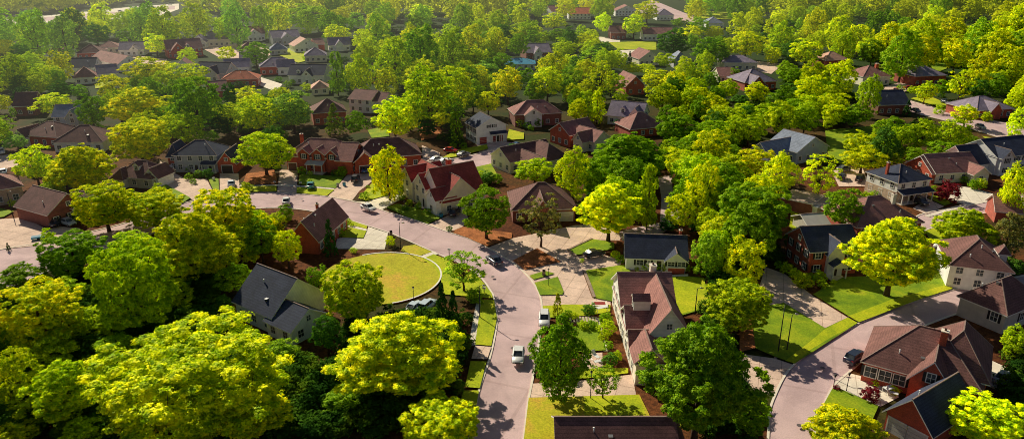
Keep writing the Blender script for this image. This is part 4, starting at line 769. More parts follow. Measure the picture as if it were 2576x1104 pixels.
def crown_leaves(kind, nc, nl, leaf, seed, cr0=None):
    rng = np.random.default_rng(seed)
    k = np.arange(nc) + .5; phi = np.arccos(1 - 2 * k / nc); th = np.pi * (1 + 5 ** .5) * k
    d = np.stack([np.cos(th) * np.sin(phi), np.sin(th) * np.sin(phi), np.cos(phi)], 1); d = unit(d + rng.normal(size=d.shape) * .16)
    lob = 1 + .19 * np.sin(d[:, 0] * 4.1 + seed) * np.cos(d[:, 1] * 3.7 + seed * 2) + .10 * np.sin(d[:, 2] * 5 + seed * 1.3)
    rf = rng.uniform(.68, .86, nc); inner = rng.random(nc) < .22; rf[inner] = rng.uniform(.2, .6, inner.sum())
    c = d * (rf * lob)[:, None]
    cr = (cr0 or (1.20 if nc < 100 else 1.12) * nc ** -.40) * rng.uniform(.6, 1.25, nc)
    flat = .58
    if kind == 'round': c[:, 2] = np.where(c[:, 2] < 0, c[:, 2] * .82, c[:, 2])
    if kind == 'tall': c[:, :2] *= (1.0 - .25 * np.clip(c[:, 2:3], 0, 1)); flat = .95
    if kind == 'cone':
        z = rng.uniform(-.98, .92, nc); r = (1 - (z + 1) / 2) ** .85 * rng.uniform(.45, .9, nc); a = rng.uniform(0, 6.283, nc)
        c = np.stack([np.cos(a) * r, np.sin(a) * r, z], 1); d = unit(np.stack([np.cos(a), np.sin(a), np.full(nc, .35)], 1)); cr *= np.clip(1.25 - (z + 1) * .45, .3, 1.2); flat = .8
    if kind == 'column':
        z = rng.uniform(-.95, .9, nc); r = np.sqrt(np.clip(1 - z ** 4, 0, 1)) * (1 - .38 * (z + 1) / 2) * rng.uniform(.45, .82, nc); a = rng.uniform(0, 6.283, nc)
        c = np.stack([np.cos(a) * r, np.sin(a) * r, z], 1); d = unit(np.stack([np.cos(a), np.sin(a), np.full(nc, .3)], 1)); flat = 1.0
    if kind == 'sparse': cr *= .68; flat = .6; c[:, 2] = np.where(c[:, 2] < -.3, -.3 + (c[:, 2] + .3) * .7, c[:, 2])
    if kind == 'bush': c[:, 2] = np.maximum(c[:, 2], -.75); flat = .95
    tl = 9 if nl >= 60 else 5; ntf = max(3, nl // tl); T = nc * ntf; ti = np.repeat(np.arange(nc), ntf)     # clump > tuft > leaf
    u = unit(rng.normal(size=(T, 3))); out = unit(d * .75 + np.array([0, 0, .55]))[ti]
    flip = (u * out).sum(1) < -.25; u[flip] = -u[flip]
    rad = (cr[ti] * rng.uniform(.62, 1.10, T))[:, None]
    sprig = rng.random(T) < .12; rad[sprig] *= rng.uniform(1.1, 1.5, (sprig.sum(), 1))
    tc = c[ti] + u * rad * np.array([1, 1, flat])
    N = T * tl; k = np.repeat(np.arange(T), tl); ts = leaf * rng.uniform(1.0, 1.9, T)[k][:, None]
    q = unit(rng.normal(size=(N, 3))) * rng.uniform(.3, 1.0, N)[:, None]; q[:, 2] = np.abs(q[:, 2]) * .7
    pos = tc[k] + q * ts * np.array([1.15, 1.15, .8])
    nrm = unit(q * .8 + u[k] * .45 + rng.normal(size=(N, 3)) * .28 + np.array([0, 0, .35]))
    return leaf_geo(pos, nrm, leaf * rng.uniform(.65, 1.3, N), rng), c
def trunk_geo(kind, c, tb, seed, mat, nb=11, thick=.045):
    """trunk, limbs and twigs in crown units: base at z = -tb, crown centre at 0"""
    rng = random.Random(seed); mb = MB(); wob = [(rng.uniform(-.03, .03), rng.uniform(-.03, .03)) for _ in range(6)]
    top = {'cone': .85, 'column': .7, 'tall': .5}.get(kind, .12)
    zs = [-tb, -tb * .75, -.75, -.4, top * .4, top]; rs = [thick * 1.5, thick * 1.05, thick * .95, thick * .75, thick * .5, thick * .16]
    P = [(wob[i][0], wob[i][1], z) for i, z in enumerate(zs)]
    mb.tube(P, rs, 7)
    if kind in ('cone', 'bush'): return mb.mesh('trunk', mat, True)
    idx = list(range(len(c))); rng.shuffle(idx)
    for j in idx[:nb]:
        e = Vector(c[j]) * .98; z0 = min(max(-.72 + .5 * (e.z + .8) * rng.uniform(.4, .9), -.8), top - .05); s = Vector((0, 0, z0))
        m1 = s.lerp(e, .4) + Vector((rng.uniform(-.05, .05), rng.uniform(-.05, .05), -.02)); m2 = s.lerp(e, .75) + Vector((0, 0, .05))
        t = thick * rng.uniform(.38, .55); mb.tube([s, m1, m2, e], [t, t * .7, t * .42, t * .14], 5)
        for _ in range(2):
            q = m2.lerp(e, rng.uniform(0, .5)); f = q + Vector((rng.uniform(-.25, .25), rng.uniform(-.25, .25), rng.uniform(.02, .25)))
            mb.tube([q, q.lerp(f, .6), f], [t * .3, t * .2, t * .07], 4)
    return mb.mesh('trunk', mat, True)
TB = dict(round=1.18, tall=1.1, sparse=1.25, cone=1.06, column=1.12, bush=.82)
PROTO = {}
def proto(kind, size, var):
    key = (kind, size, var)
    if key not in PROTO:
        spec = {('round', 'b'): (420, 300, .029), ('round', 'm'): (135, 145, .050), ('round', 's'): (34, 95, .115),
                ('tall', 'm'): (120, 150, .050), ('tall', 's'): (30, 100, .115), ('sparse', 'b'): (90, 90, .05), ('sparse', 'm'): (62, 85, .062), ('sparse', 's'): (40, 60, .10),
                ('cone', 'm'): (150, 75, .055), ('cone', 's'): (50, 60, .11), ('column', 'm'): (80, 140, .062), ('column', 's'): (36, 70, .11),
                ('bush', 'm'): (46, 130, .085), ('bush', 's'): (24, 60, .15)}[(kind, size)]
        v, c = crown_leaves(kind, spec[0], spec[1], spec[2], 11 + var * 17 + len(PROTO))
        cm = quads_mesh('crown_' + kind, v, M['needle'] if kind == 'cone' else M['leaf'])
        tm = trunk_geo(kind, c, TB[kind], var * 5 + 3, M['bark'], 26 if kind == 'sparse' else 14 if size == 'b' else 10, .05 if kind != 'sparse' else .042)
        PROTO[key] = (cm, tm)
    return PROTO[key]
COL = dict(A=(.80, .68, .01), Y=(.72, .68, .003), y=(.82, .80, .005), H=(.55, .60, .004), G=(.27, .40, .005), D=(.05, .15, .014), O=(.72, .72, .01), P=(.42, .56, .10), R=(.24, .015, .035), B=(.30, .26, .08), L=(.42, .54, .02), K=(.12, .25, .02))
COLN = dict(A='orange yellow', Y='yellow green', y='bright lime yellow', H='fresh green', G='deep green', D='dark green', O='golden', P='pale green', R='crimson', B='brownish', L='olive', K='dull dark green')
KINDN = dict(round='broad tree', tall='tall tree', sparse='thinly leaved tree', cone='conifer', column='columnar tree', bush='rounded bush')
TREES = []
NAMES = dict(round='broadleaf_tree', tall='broadleaf_tree', sparse='broadleaf_tree', cone='conifer_tree', column='columnar_tree', bush='bush')
def put_tree(loc, R, Rz, col, kind, label=None, size=None, fill=False, group=None):
    s = scale_at((loc[0], loc[1], Rz)); px = R * s
    size = size or ('b' if px >= 72 and (kind, 'b') in (('round', 'b'), ('sparse', 'b')) else 'm' if px >= (24 if kind != 'bush' else 14) else 's')
    if (kind, size) in (('tall', 'b'), ('cone', 'b'), ('column', 'b'), ('bush', 'b')): size = 'm'
    rng = random.Random(int(loc[0] * 91 + loc[1] * 57)); cm, tm = proto(kind, size, rng.randrange(4 if size != 'b' else 2))
    t = empty(NAMES[kind], loc, rng.uniform(0, 6.28), (R, R, Rz)); tb = TB[kind]
    if kind != 'bush' or px > 18:
        tr = link('trunk', tm, t); tr.location = (0, 0, tb)
    cr = link('crown', cm, t); cr.location = (0, 0, tb)
    c = COL[col]; j = [rng.uniform(.93, 1.05), rng.uniform(.84, 1.08)]; cr.color = (c[0] * j[0] * j[1], c[1] * j[1], c[2], 1)
    t['category'] = 'bush' if kind == 'bush' else 'tree'
    TREES.append([t, col, kind, proj((loc[0], loc[1], tb * Rz)), label, R, loc]); return t
def tree(cx, cy, rx, ry, col='H', kind='round', label=None):
    """a tree whose crown is seen centred on (cx, cy) with half sizes rx, ry"""
    tb = TB[kind]; hc = 6.0
    for _ in range(14):
        p = G(cx, cy, hc); s = scale_at(p); R = rx / s * 1.0
        dep = math.atan2(CH - hc, p.y); q = (ry * 1.02 / s) ** 2 - (R * math.sin(dep)) ** 2
        lim = (.62, 1.25) if kind in ('round', 'sparse') else (.8, 3.6) if kind in ('cone', 'column', 'tall') else (.6, 1.4)
        Rz = math.sqrt(max(q, 0)) / math.cos(dep); Rz = min(max(Rz, lim[0] * R), lim[1] * R); hc = .5 * hc + .5 * tb * Rz
    p = G(cx, cy, hc); return put_tree((p.x, p.y, 0), R, Rz, col, kind, label)

# (cx, cy, rx, ry, colour, shape[, label])
near = [
 (640, 1035, 92, 78, 'Y', 'round', 'yellow green tree at the bottom edge right of the foreground giant'), (858, 1012, 52, 40, 'G', 'round'), (755, 985, 26, 22, 'G', 'bush'), (560, 760, 22, 18, 'K', 'bush'),  # deep green tree below the big crown is added as shade there
 (125, 885, 70, 55, 'H', 'round'), (300, 885, 62, 50, 'G', 'round'), (425, 745, 62, 48, 'H', 'round'), (70, 1035, 50, 45, 'H', 'round'), (545, 640, 60, 55, 'Y', 'round'), (10, 860, 40, 60, 'G', 'round'), (150, 740, 60, 45, 'H', 'round'),
 (480, 965, 245, 165, 'Y', 'round', 'huge yellow green foreground tree with dark spreading branches, bottom left'),
 (1002, 893, 172, 112, 'Y', 'round', 'huge broad tree left of the main road, above the bottom centre tree'),
 (1762, 950, 152, 160, 'G', 'round', 'huge deep green tree right of the long gabled house by the road'),
 (1410, 900, 78, 105, 'G', 'tall', 'tall dark green tree beside the main road right of the white car'),
 (1108, 1066, 98, 78, 'y', 'round', 'yellow green tree cut by the bottom edge left of the main road'),
 (2125, 1078, 92, 58, 'Y', 'round', 'yellow green tree at the bottom edge left of the navy garage'),
 (2480, 1055, 95, 62, 'y', 'round', 'bright tree at the bottom edge right of the navy garage'),
 (335, 715, 110, 125, 'H', 'round', 'big green tree in the left foreground with upright trunk'),
 (480, 620, 112, 100, 'Y', 'round', 'broad yellow green tree in the middle of the left foreground wood'),
 (565, 545, 84, 80, 'Y', 'round', 'yellow green tree overlapping the curve of the road at left'),
 (258, 515, 75, 62, 'Y', 'round', 'tree below the hipped house with the white dormer'), (385, 525, 75, 52, 'Y', 'round', 'low broad tree right of the brick house by the left driveway'),
 (182, 640, 80, 62, 'G', 'round', 'dark green tree just right of the left driveway'), (45, 700, 62, 42, 'G', 'round', 'dark green tree below the left driveway at the edge'),
 (95, 790, 105, 92, 'Y', 'round', 'large yellow green tree at the left edge above the foreground'), (38, 950, 68, 95, 'Y', 'round', 'tall bright tree on the left edge beside the foreground giant'),
 (165, 985, 95, 88, 'H', 'round', 'green tree left of the foreground giant'), (245, 815, 60, 52, 'H', 'round', 'leafy green tree above the left side of the foreground giant'),
 (36, 1092, 52, 30, 'Y', 'round', 'tree top in the very bottom left corner'), (205, 1085, 55, 36, 'H', 'round', 'small tree top at the bottom edge left of the giant'),
 (705, 892, 58, 42, 'G', 'round', 'dark green tree below the dark roofed house'), (890, 732, 80, 78, 'Y', 'round', 'yellow tree covering the left of the circular lawn'),
 (822, 838, 42, 50, 'K', 'round', 'dull green tree right of the sunlit porch wing'), (722, 622, 40, 50, 'Y', 'round', 'bright tree at the corner of the steep roofed brick house'),
 (655, 600, 45, 62, 'G', 'round', 'shaded tree left of the steep roofed brick house'), (828, 597, 19, 44, 'D', 'cone', 'slim dark conifer against the steep roofed brick house'),
 (841, 544, 12, 22, 'G', 'cone', 'small conifer above the pale driveway'), (718, 537, 20, 22, 'G', 'bush'), (697, 560, 24, 24, 'H', 'bush'),
 (797, 697, 27, 29, 'G', 'bush', 'big rounded shrub left of the circular lawn'), (889, 630, 9, 8, 'H', 'bush'),
 (975, 432, 50, 66, 'Y', 'tall', 'slender yellow green tree left of the red roofed cream house'), (1222, 528, 66, 66, 'G', 'round', 'dense green tree right of the red roofed cream house'),
 (1165, 675, 60, 52, 'L', 'sparse', 'thinly leaved tree between the circular lawn and the road'), (1112, 778, 30, 66, 'D', 'cone', 'dark conifer below the circular lawn, left one'), (1140, 788, 27, 58, 'D', 'cone', 'dark conifer below the circular lawn, right one'),
 (1362, 548, 58, 62, 'B', 'sparse', 'bare branched tree on the mulch island beside the drive'), (1533, 530, 84, 72, 'y', 'round', 'bright lime tree above the white bungalow'),
 (1633, 495, 32, 75, 'H', 'column', 'tall columnar tree behind the white bungalow'), (1442, 435, 50, 66, 'Y', 'tall'), (1518, 420, 40, 45, 'G', 'round'), (1582, 395, 98, 66, 'G', 'round', 'broad dense green tree in the middle of the photograph'),
 (1345, 428, 52, 34, 'H', 'round'), (1772, 475, 48, 78, 'Y', 'tall'), (1715, 530, 42, 52, 'Y', 'round'), (1895, 535, 98, 82, 'G', 'round', 'broad dense green tree left of the small white shed'),
 (1838, 430, 62, 46, 'H', 'round'), (1905, 405, 50, 40, 'Y', 'round'), (1962, 440, 46, 62, 'O', 'tall', 'golden tree, left of the two in front of the grey roofed house'), (2064, 440, 50, 58, 'O', 'sparse', 'golden tree with dark forked trunk above the white shed'),
 (1783, 638, 46, 56, 'L', 'tall'), (1876, 655, 54, 62, 'Y', 'tall'), (1858, 765, 80, 72, 'H', 'round', 'green tree above the huge deep green one right of the big lawn'),
 (2250, 640, 120, 102, 'Y', 'round', 'huge round yellow green tree beside the navy roofed brick house'), (2425, 578, 76, 60, 'H', 'round', 'green tree right of the huge round yellow one'),
 (2538, 592, 42, 56, 'B', 'tall', 'brown foliaged tree near the right edge'), (2552, 478, 36, 70, 'y', 'tall', 'bright yellow tree on the right edge'), (2125, 522, 50, 52, 'G', 'round'), (2556, 858, 38, 80, 'H', 'round', 'green tree on the right edge beside the big brick house'),
 (350, 352, 76, 56, 'Y', 'round', 'yellow green maple left of the navy roofed stone house'), (664, 382, 72, 54, 'H', 'round', 'dense rounded tree between the stone house and the columned house'),
 (85, 412, 48, 48, 'y', 'round', 'bright yellow green tree at the left above the tan house'), (205, 425, 82, 66, 'Y', 'round', 'broad tree above the brick house by the left driveway'), (128, 478, 36, 26, 'H', 'round'),
 (493, 262, 68, 74, 'G', 'round', 'big dark sided tree in the middle left wood'), (350, 270, 80, 52, 'Y', 'round'), (228, 278, 38, 54, 'G', 'round'), (370, 178, 62, 38, 'Y', 'round'), (465, 195, 60, 30, 'Y', 'round'), (282, 222, 40, 36, 'Y', 'round'),
 (408, 300, 38, 34, 'G', 'round'), (578, 255, 26, 42, 'D', 'column'), (650, 285, 62, 50, 'Y', 'round'), (735, 278, 54, 50, 'P', 'round', 'pale green rounded tree left of the hipped red house'), (620, 245, 42, 30, 'Y', 'round'),
 (846, 184, 25, 50, 'G', 'column', 'tall dark columnar tree right of the white village house'), (906, 190, 38, 52, 'H', 'tall'), (840, 298, 30, 38, 'L', 'cone', 'golden green conifer in front of the hipped red house'), (895, 310, 30, 32, 'G', 'round'),
 (992, 295, 56, 58, 'y', 'round', 'brightest lime yellow tree left of the white house with red garages'), (1075, 240, 68, 80, 'H', 'round', 'largest tree of the central wood with several bare trunks'), (1140, 225, 55, 62, 'Y', 'round'), (1060, 190, 50, 40, 'Y', 'round'),
 (970, 205, 32, 36, 'Y', 'tall'), (1146, 322, 20, 36, 'G', 'column', 'narrow green tree left of the white house with red garages'), (1277, 210, 42, 46, 'A', 'round', 'orange yellow tree in the upper centre'), (1228, 258, 34, 30, 'Y', 'round'), (1222, 182, 36, 30, 'P', 'round'), (1190, 240, 32, 44, 'G', 'round'),
 (773, 42, 56, 34, 'L', 'round'), (862, 40, 28, 24, 'Y', 'round'), (896, 55, 22, 22, 'P', 'round'), (944, 50, 27, 20, 'Y', 'tall'), (846, 86, 36, 25, 'y', 'round'), (914, 102, 30, 30, 'Y', 'round'), (982, 122, 32, 36, 'Y', 'round'),
 (1037, 105, 32, 46, 'Y', 'tall'), (1095, 120, 30, 34, 'Y', 'tall'), (1060, 36, 36, 24, 'y', 'round'), (1140, 128, 20, 24, 'G', 'round'), (1186, 108, 34, 42, 'Y', 'tall'), (1246, 112, 34, 42, 'Y', 'tall'), (1182, 34, 42, 28, 'Y', 'round'), (1245, 50, 38, 28, 'Y', 'round'),
 (1308, 40, 24, 32, 'Y', 'round'), (1330, 74, 28, 28, 'H', 'round'), (1394, 54, 34, 22, 'Y', 'round'), (1350, 30, 18, 18, 'H', 'round'), (1400, 90, 32, 14, 'G', 'round'), (1306, 114, 26, 32, 'G', 'round'), (1468, 104, 27, 20, 'Y', 'round'), (1420, 123, 34, 17, 'H', 'round'),
 (1518, 124, 27, 20, 'G', 'round'), (1494, 142, 40, 24, 'L', 'sparse'), (1390, 172, 42, 42, 'Y', 'tall'), (1378, 208, 44, 42, 'Y', 'round'), (1445, 200, 32, 48, 'L', 'sparse'), (1508, 200, 40, 46, 'Y', 'sparse'), (1538, 208, 36, 30, 'H', 'round'), (1560, 245, 18, 20, 'Y', 'round'),
 (1450, 258, 25, 38, 'G', 'tall'), (1503, 268, 22, 40, 'Y', 'column'), (1318, 195, 24, 30, 'G', 'round'), (1520, 58, 25, 28, 'y', 'round'), (1595, 64, 33, 28, 'y', 'round'), (1628, 28, 33, 26, 'Y', 'round'), (1505, 18, 14, 20, 'G', 'column'), (1695, 108, 42, 36, 'K', 'round'),
 (1711, 58, 20, 14, 'G', 'round'), (1758, 68, 28, 26, 'L', 'round'), (1788, 128, 48, 36, 'G', 'round'), (1797, 82, 26, 17, 'Y', 'round'), (1878, 112, 44, 34, 'Y', 'round'), (1855, 60, 22, 28, 'Y', 'tall'), (1895, 52, 28, 30, 'Y', 'tall'), (1760, 16, 30, 16, 'G', 'round'), (1820, 16, 30, 17, 'G', 'round'),
 (1590, 172, 26, 15, 'Y', 'round'), (1625, 174, 24, 14, 'Y', 'round'), (1671, 153, 24, 22, 'H', 'round'), (1584, 150, 9, 19, 'D', 'cone', 'small dark conifer beside the white paved yard'), (1655, 200, 42, 28, 'Y', 'round'), (1667, 243, 46, 38, 'H', 'round'), (1722, 180, 30, 34, 'Y', 'tall'), (1757, 180, 25, 36, 'L', 'sparse'),
 (1790, 203, 25, 23, 'G', 'round'), (1760, 250, 32, 33, 'Y', 'round'), (1835, 222, 28, 26, 'H', 'round'), (1850, 187, 13, 16, 'G', 'round'), (1800, 240, 25, 25, 'G', 'round'), (1700, 322, 52, 46, 'G', 'round'), (1810, 295, 40, 33, 'Y', 'round'), (1790, 338, 50, 38, 'G', 'round'), (1885, 325, 50, 38, 'H', 'round'),
 (1880, 278, 36, 22, 'H', 'round'), (1905, 232, 32, 28, 'Y', 'round'), (1861, 252, 20, 15, 'K', 'round'), (1740, 378, 60, 44, 'G', 'round', 'dark green tree right of the broad dense one in the middle'), (1680, 290, 26, 28, 'G', 'round'),
 (2028, 130, 44, 34, 'Y', 'round'), (1978, 180, 27, 28, 'L', 'round'), (2048, 192, 38, 42, 'Y', 'tall'), (2115, 196, 46, 46, 'Y', 'tall'), (2188, 240, 32, 52, 'H', 'tall', 'tall green tree left of the tan house with the brick chimney'), (2100, 268, 45, 36, 'Y', 'round'), (1965, 255, 38, 42, 'G', 'round'), (2035, 268, 40, 33, 'H', 'round'), (2150, 290, 36, 30, 'G', 'round'),
 (1945, 300, 25, 24, 'H', 'round'), (2083, 308, 14, 18, 'Y', 'round'), (2168, 362, 46, 36, 'Y', 'round'), (2245, 330, 44, 40, 'G', 'round'), (2320, 340, 44, 42, 'H', 'round'), (2398, 338, 46, 42, 'H', 'round'), (2430, 288, 34, 28, 'y', 'round'), (2420, 208, 35, 44, 'Y', 'sparse', 'tall forked yellow tree right of the pale topped brick house'),
 (2372, 222, 18, 25, 'G', 'round'), (2330, 230, 25, 28, 'y', 'round', 'bright small tree in front of the pale topped brick house'), (2296, 228, 11, 14, 'H', 'round'), (2480, 165, 36, 44, 'Y', 'tall'), (2542, 168, 40, 50, 'Y', 'tall'), (2560, 250, 28, 34, 'y', 'round'), (2562, 308, 22, 38, 'y', 'tall'), (2284, 272, 12, 19, 'D', 'cone'), (2510, 220, 30, 30, 'G', 'round'), (2462, 222, 22, 26, 'K', 'round'),
 (2172, 398, 56, 30, 'Y', 'round'), (2252, 400, 23, 20, 'H', 'round'), (2302, 392, 25, 22, 'G', 'round'), (2375, 382, 46, 22, 'G', 'round'), (2215, 372, 25, 22, 'H', 'round'), (2440, 360, 30, 20, 'G', 'round'),
 (38, 182, 40, 48, 'H', 'round'), (88, 150, 22, 17, 'Y', 'round'), (150, 165, 32, 38, 'Y', 'tall'), (102, 184, 26, 25, 'H', 'round'), (140, 198, 25, 28, 'G', 'round'), (90, 215, 34, 28, 'H', 'round'), (135, 262, 48, 28, 'Y', 'round'), (193, 230, 20, 20, 'G', 'round'), (14, 118, 18, 21, 'Y', 'round'), (391, 110, 30, 27, 'y', 'round', 'round bright yellow tree in the upper village'),
 (472, 142, 25, 24, 'y', 'round'), (571, 136, 21, 21, 'Y', 'round'), (642, 135, 40, 32, 'G', 'round', 'dark rounded tree in the middle of the village'), (312, 105, 10, 8, 'L', 'round'), (428, 92, 15, 14, 'H', 'round'), (32, 283, 8, 13, 'G', 'tall'), (12, 312, 22, 22, 'L', 'sparse'), (38, 358, 30, 18, 'P', 'round'), (525, 343, 24, 11, 'G', 'round'), (603, 215, 13, 11, 'D', 'bush'), (5, 200, 18, 40, 'G', 'round'), (60, 240, 26, 24, 'D', 'round'), (250, 330, 26, 16, 'G', 'round'),
 (1690, 800, 28, 24, 'D', 'bush'), (1890, 1040, 52, 55, 'G', 'round', 'shaded tree at the lower right of the huge deep green one'), (1680, 565, 26, 16, 'D', 'round'), (2000, 600, 30, 30, 'K', 'round'), (1920, 600, 36, 30, 'G', 'round'), (1075, 320, 26, 24, 'D', 'round'), (555, 315, 30, 28, 'D', 'round'), (700, 340, 30, 18, 'G', 'round'),
 (590, 700, 50, 45, 'G', 'round'), (330, 620, 60, 45, 'H', 'round'), (20, 620, 6, 10, 'D', 'cone'), (122, 597, 18, 24, 'H', 'round', 'small tree standing in front of the brick house by the left driveway'),
 (400, 480, 18, 18, 'H', 'round'), (160, 335, 14, 8, 'G', 'bush'), (1403, 765, 15, 27, 'Y', 'cone', 'little yellow green conifer by the road in front of the long gabled house'), (1518, 955, 42, 44, 'L', 'sparse', 'small bare branched tree on the orange lawn by the long gabled house'),
 (983, 607, 12, 14, 'Y', 'bush', 'small shrub at the end of the pale driveway'), (1000, 470, 16, 22, 'H', 'round'), (1195, 745, 22, 22, 'G', 'bush'), (2470, 640, 24, 18, 'D', 'bush'), (2545, 670, 30, 24, 'K', 'round'),
]
for t in near: tree(*t)
bushes = [(1010, 497, 10), (1030, 510, 9), (1020, 523, 8), (1052, 520, 9), (1075, 532, 9), (1060, 508, 8), (971, 482, 12), (917, 492, 11), (872, 556, 9), (861, 567, 12), (857, 584, 12), (885, 566, 6), (475, 445, 10), (498, 438, 11), (522, 437, 14), (477, 424, 10), (487, 457, 8), (620, 470, 14),
 (760, 430, 12), (780, 436, 7), (842, 436, 10), (860, 432, 14), (1621, 671, 11), (1655, 668, 15), (1672, 674, 11), (1548, 640, 12), (1560, 652, 12), (1603, 677, 6), (1728, 674, 10), (1483, 778, 18), (1428, 791, 13), (1445, 795, 11), (1523, 800, 17), (1528, 824, 22), (1518, 845, 14), (1531, 868, 13), (1535, 905, 20), (1552, 895, 15), (1468, 818, 14), (1490, 818, 14),
 (1979, 675, 16), (1962, 668, 12), (2000, 688, 15), (2019, 706, 24), (2040, 700, 14), (2069, 715, 13), (2097, 710, 8), (2062, 694, 16), (2385, 483, 30, 'R'), (2349, 476, 10), (2452, 465, 16), (2470, 462, 14), (2425, 452, 10), (2185, 495, 14), (2200, 488, 10), (2190, 988, 24, 'R'), (2202, 964, 9), (2249, 981, 14), (2105, 976, 9, 'R'),
 (1353, 308, 14), (1308, 310, 12), (1325, 317, 10), (1336, 322, 8), (1555, 310, 10), (1205, 444, 16), (1228, 448, 18), (1250, 450, 15), (2265, 223, 10), (2362, 277, 13), (2482, 295, 14), (2466, 292, 10), (724, 213, 10), (771, 220, 12), (736, 208, 8), (771, 142, 12), (700, 200, 8), (1168, 368, 10), (1290, 372, 12), (1140, 366, 9), (210, 505, 12), (60, 515, 14), (80, 512, 12), (30, 512, 10), (190, 550, 11), (1465, 655, 6), (925, 470, 5), (780, 455, 6), (1130, 575, 8), (1100, 770, 10), (1340, 445, 8), (1305, 440, 9), (95, 200, 8), (2560, 352, 10), (2545, 345, 9)]
for b in bushes: tree(b[0], b[1], b[2], b[2] * .9, b[3] if len(b) > 3 else random.choice('GHGKH'), 'bush')
# the woods: single trees placed by walking over the ground
def in_poly(x, y, P):
    c = False
    for i in range(len(P)):
        (x1, y1), (x2, y2) = P[i - 1], P[i]
        if (y1 > y) != (y2 > y) and x < (x2 - x1) * (y - y1) / (y2 - y1) + x1: c = not c
    return c
def wood(poly, n, rmin, rmax, cols, seed, hz=(1.0, 1.5)):
    rng = random.Random(seed); xs = [p[0] for p in poly]; ys = [p[1] for p in poly]; k = 0
    for _ in range(n * 60):
        if k >= n: break
        x, y = rng.uniform(min(xs), max(xs)), rng.uniform(min(ys), max(ys))
        if not in_poly(x, y, poly): continue
        R = rng.uniform(rmin, rmax); kind = rng.choice(['round', 'tall', 'tall', 'round']); Rz = R * rng.uniform(*hz) * (.8 if kind == 'round' else 1)
        p = G(x, y, TB[kind] * Rz)
        if any(((t[6][0] - p.x) / 1.0) ** 2 + ((t[6][1] - p.y) / 1.5) ** 2 < ((t[5] + R) * .62) ** 2 for t in TREES if t[2] != 'bush'): continue
        put_tree((p.x, p.y, 0), R, Rz, rng.choice(cols), kind, fill=True); k += 1
    return k
wood([(1935, 0), (2600, 0), (2600, 128), (2450, 130), (2380, 148), (2290, 148), (2160, 130), (2080, 120), (1960, 110), (1925, 60)], 75, 6, 9.5, 'YYYYHyLG', 3)
wood([(-20, 60), (160, 52), (420, 36), (470, 20), (640, 30), (700, 60), (560, 82), (330, 88), (160, 100), (-20, 112)], 30, 7.5, 10, 'LLHPYK', 5)
wood([(640, 8), (1300, 8), (1310, 80), (1250, 140), (1000, 160), (960, 140), (800, 70), (650, 50)], 26, 6.5, 9.5, 'YYHLG', 8)
# smaller trees that close the gaps between gardens
def gaps(n, seed):
    rng = random.Random(seed); k = 0
    for _ in range(n * 200):
        if k >= n: break
        x, y = rng.uniform(-20, 2596), rng.uniform(70, 620); R = rng.uniform(3.6, 6.2); kind = rng.choice(['round', 'round', 'tall']); Rz = R * rng.uniform(.85, 1.2)
        p = G(x, y, TB[kind] * Rz); px = R * scale_at(p) * .95; py = Rz * scale_at(p) * .9
        if any(b[0] - px < x < b[2] + px and b[1] - py * .6 < y < b[3] + py * 1.1 for b in HBOX): continue
        if any(in_poly(x + a * px * .8, y + b * py, q) for a, b in ((0, 0), (-1, 0), (1, 0), (0, -.9), (0, 1), (-.7, .7), (.7, .7)) for q in PX): continue
        if any((t[6][0] - p.x) ** 2 + ((t[6][1] - p.y) / 1.3) ** 2 < ((t[5] + R) * .44) ** 2 for t in TREES if t[2] != 'bush'): continue
        put_tree((p.x, p.y, 0), R, Rz, rng.choice('GHHYYK'), kind, fill=True); k += 1
    return k
print('GAPS', gaps(330, 21))
wood([(1240, 0), (1540, 0), (1530, 22), (1300, 34)], 12, 7, 10, 'YHGY', 31)
wood([(1740, 0), (1930, 0), (1930, 40), (1850, 30), (1740, 24)], 12, 7, 10, 'YHGL', 32)
wood([(900, 130), (1280, 130), (1280, 165), (1180, 200), (950, 190)], 8, 6, 8, 'YHG', 9)

# undergrowth below the trees: shrubs and saplings no one could count
def undergrowth(n, seed):
    rng = np.random.default_rng(seed); r2 = random.Random(seed); vs = []
    fine = [crown_leaves('bush', 26, 46, .16, q)[0] for q in (1, 2, 3)]; rough = [crown_leaves('bush', 12, 22, .30, q)[0] for q in (4, 5, 6)]
    k = 0
    for _ in range(n * 20):
        if k >= n: break
        x = r2.uniform(-30, 2606); y = 40 + 1060 * r2.random() ** 1.2
        if y > 600 and r2.random() < .35: continue
        R = r2.uniform(1.2, 3.0); p = G(x, y); px = R * scale_at(p)
        if any(b[0] - px < x < b[2] + px and b[1] - px < y < b[3] + px * 1.6 for b in HBOX): continue
        if any(in_poly(x + a * px, y + b * px, q) for a, b in ((0, 0), (-1, 0), (1, 0), (0, -1.4), (0, .5)) for q in PX): continue
        if (p - cc).length < 19: continue
        b = (fine if y > 330 else rough)[k % 3]; Rz = R * r2.uniform(.5, .9)
        vs.append(b * np.array([R, R, Rz]) + np.array([p.x, p.y, Rz * .7])); k += 1
    o = link('undergrowth', quads_mesh('undergrowth', np.concatenate(vs), M['under_leaf'])); print('UNDER', k)
    tag(o, 'dark shrubby undergrowth filling the ground between the trees', 'undergrowth', kind='stuff')
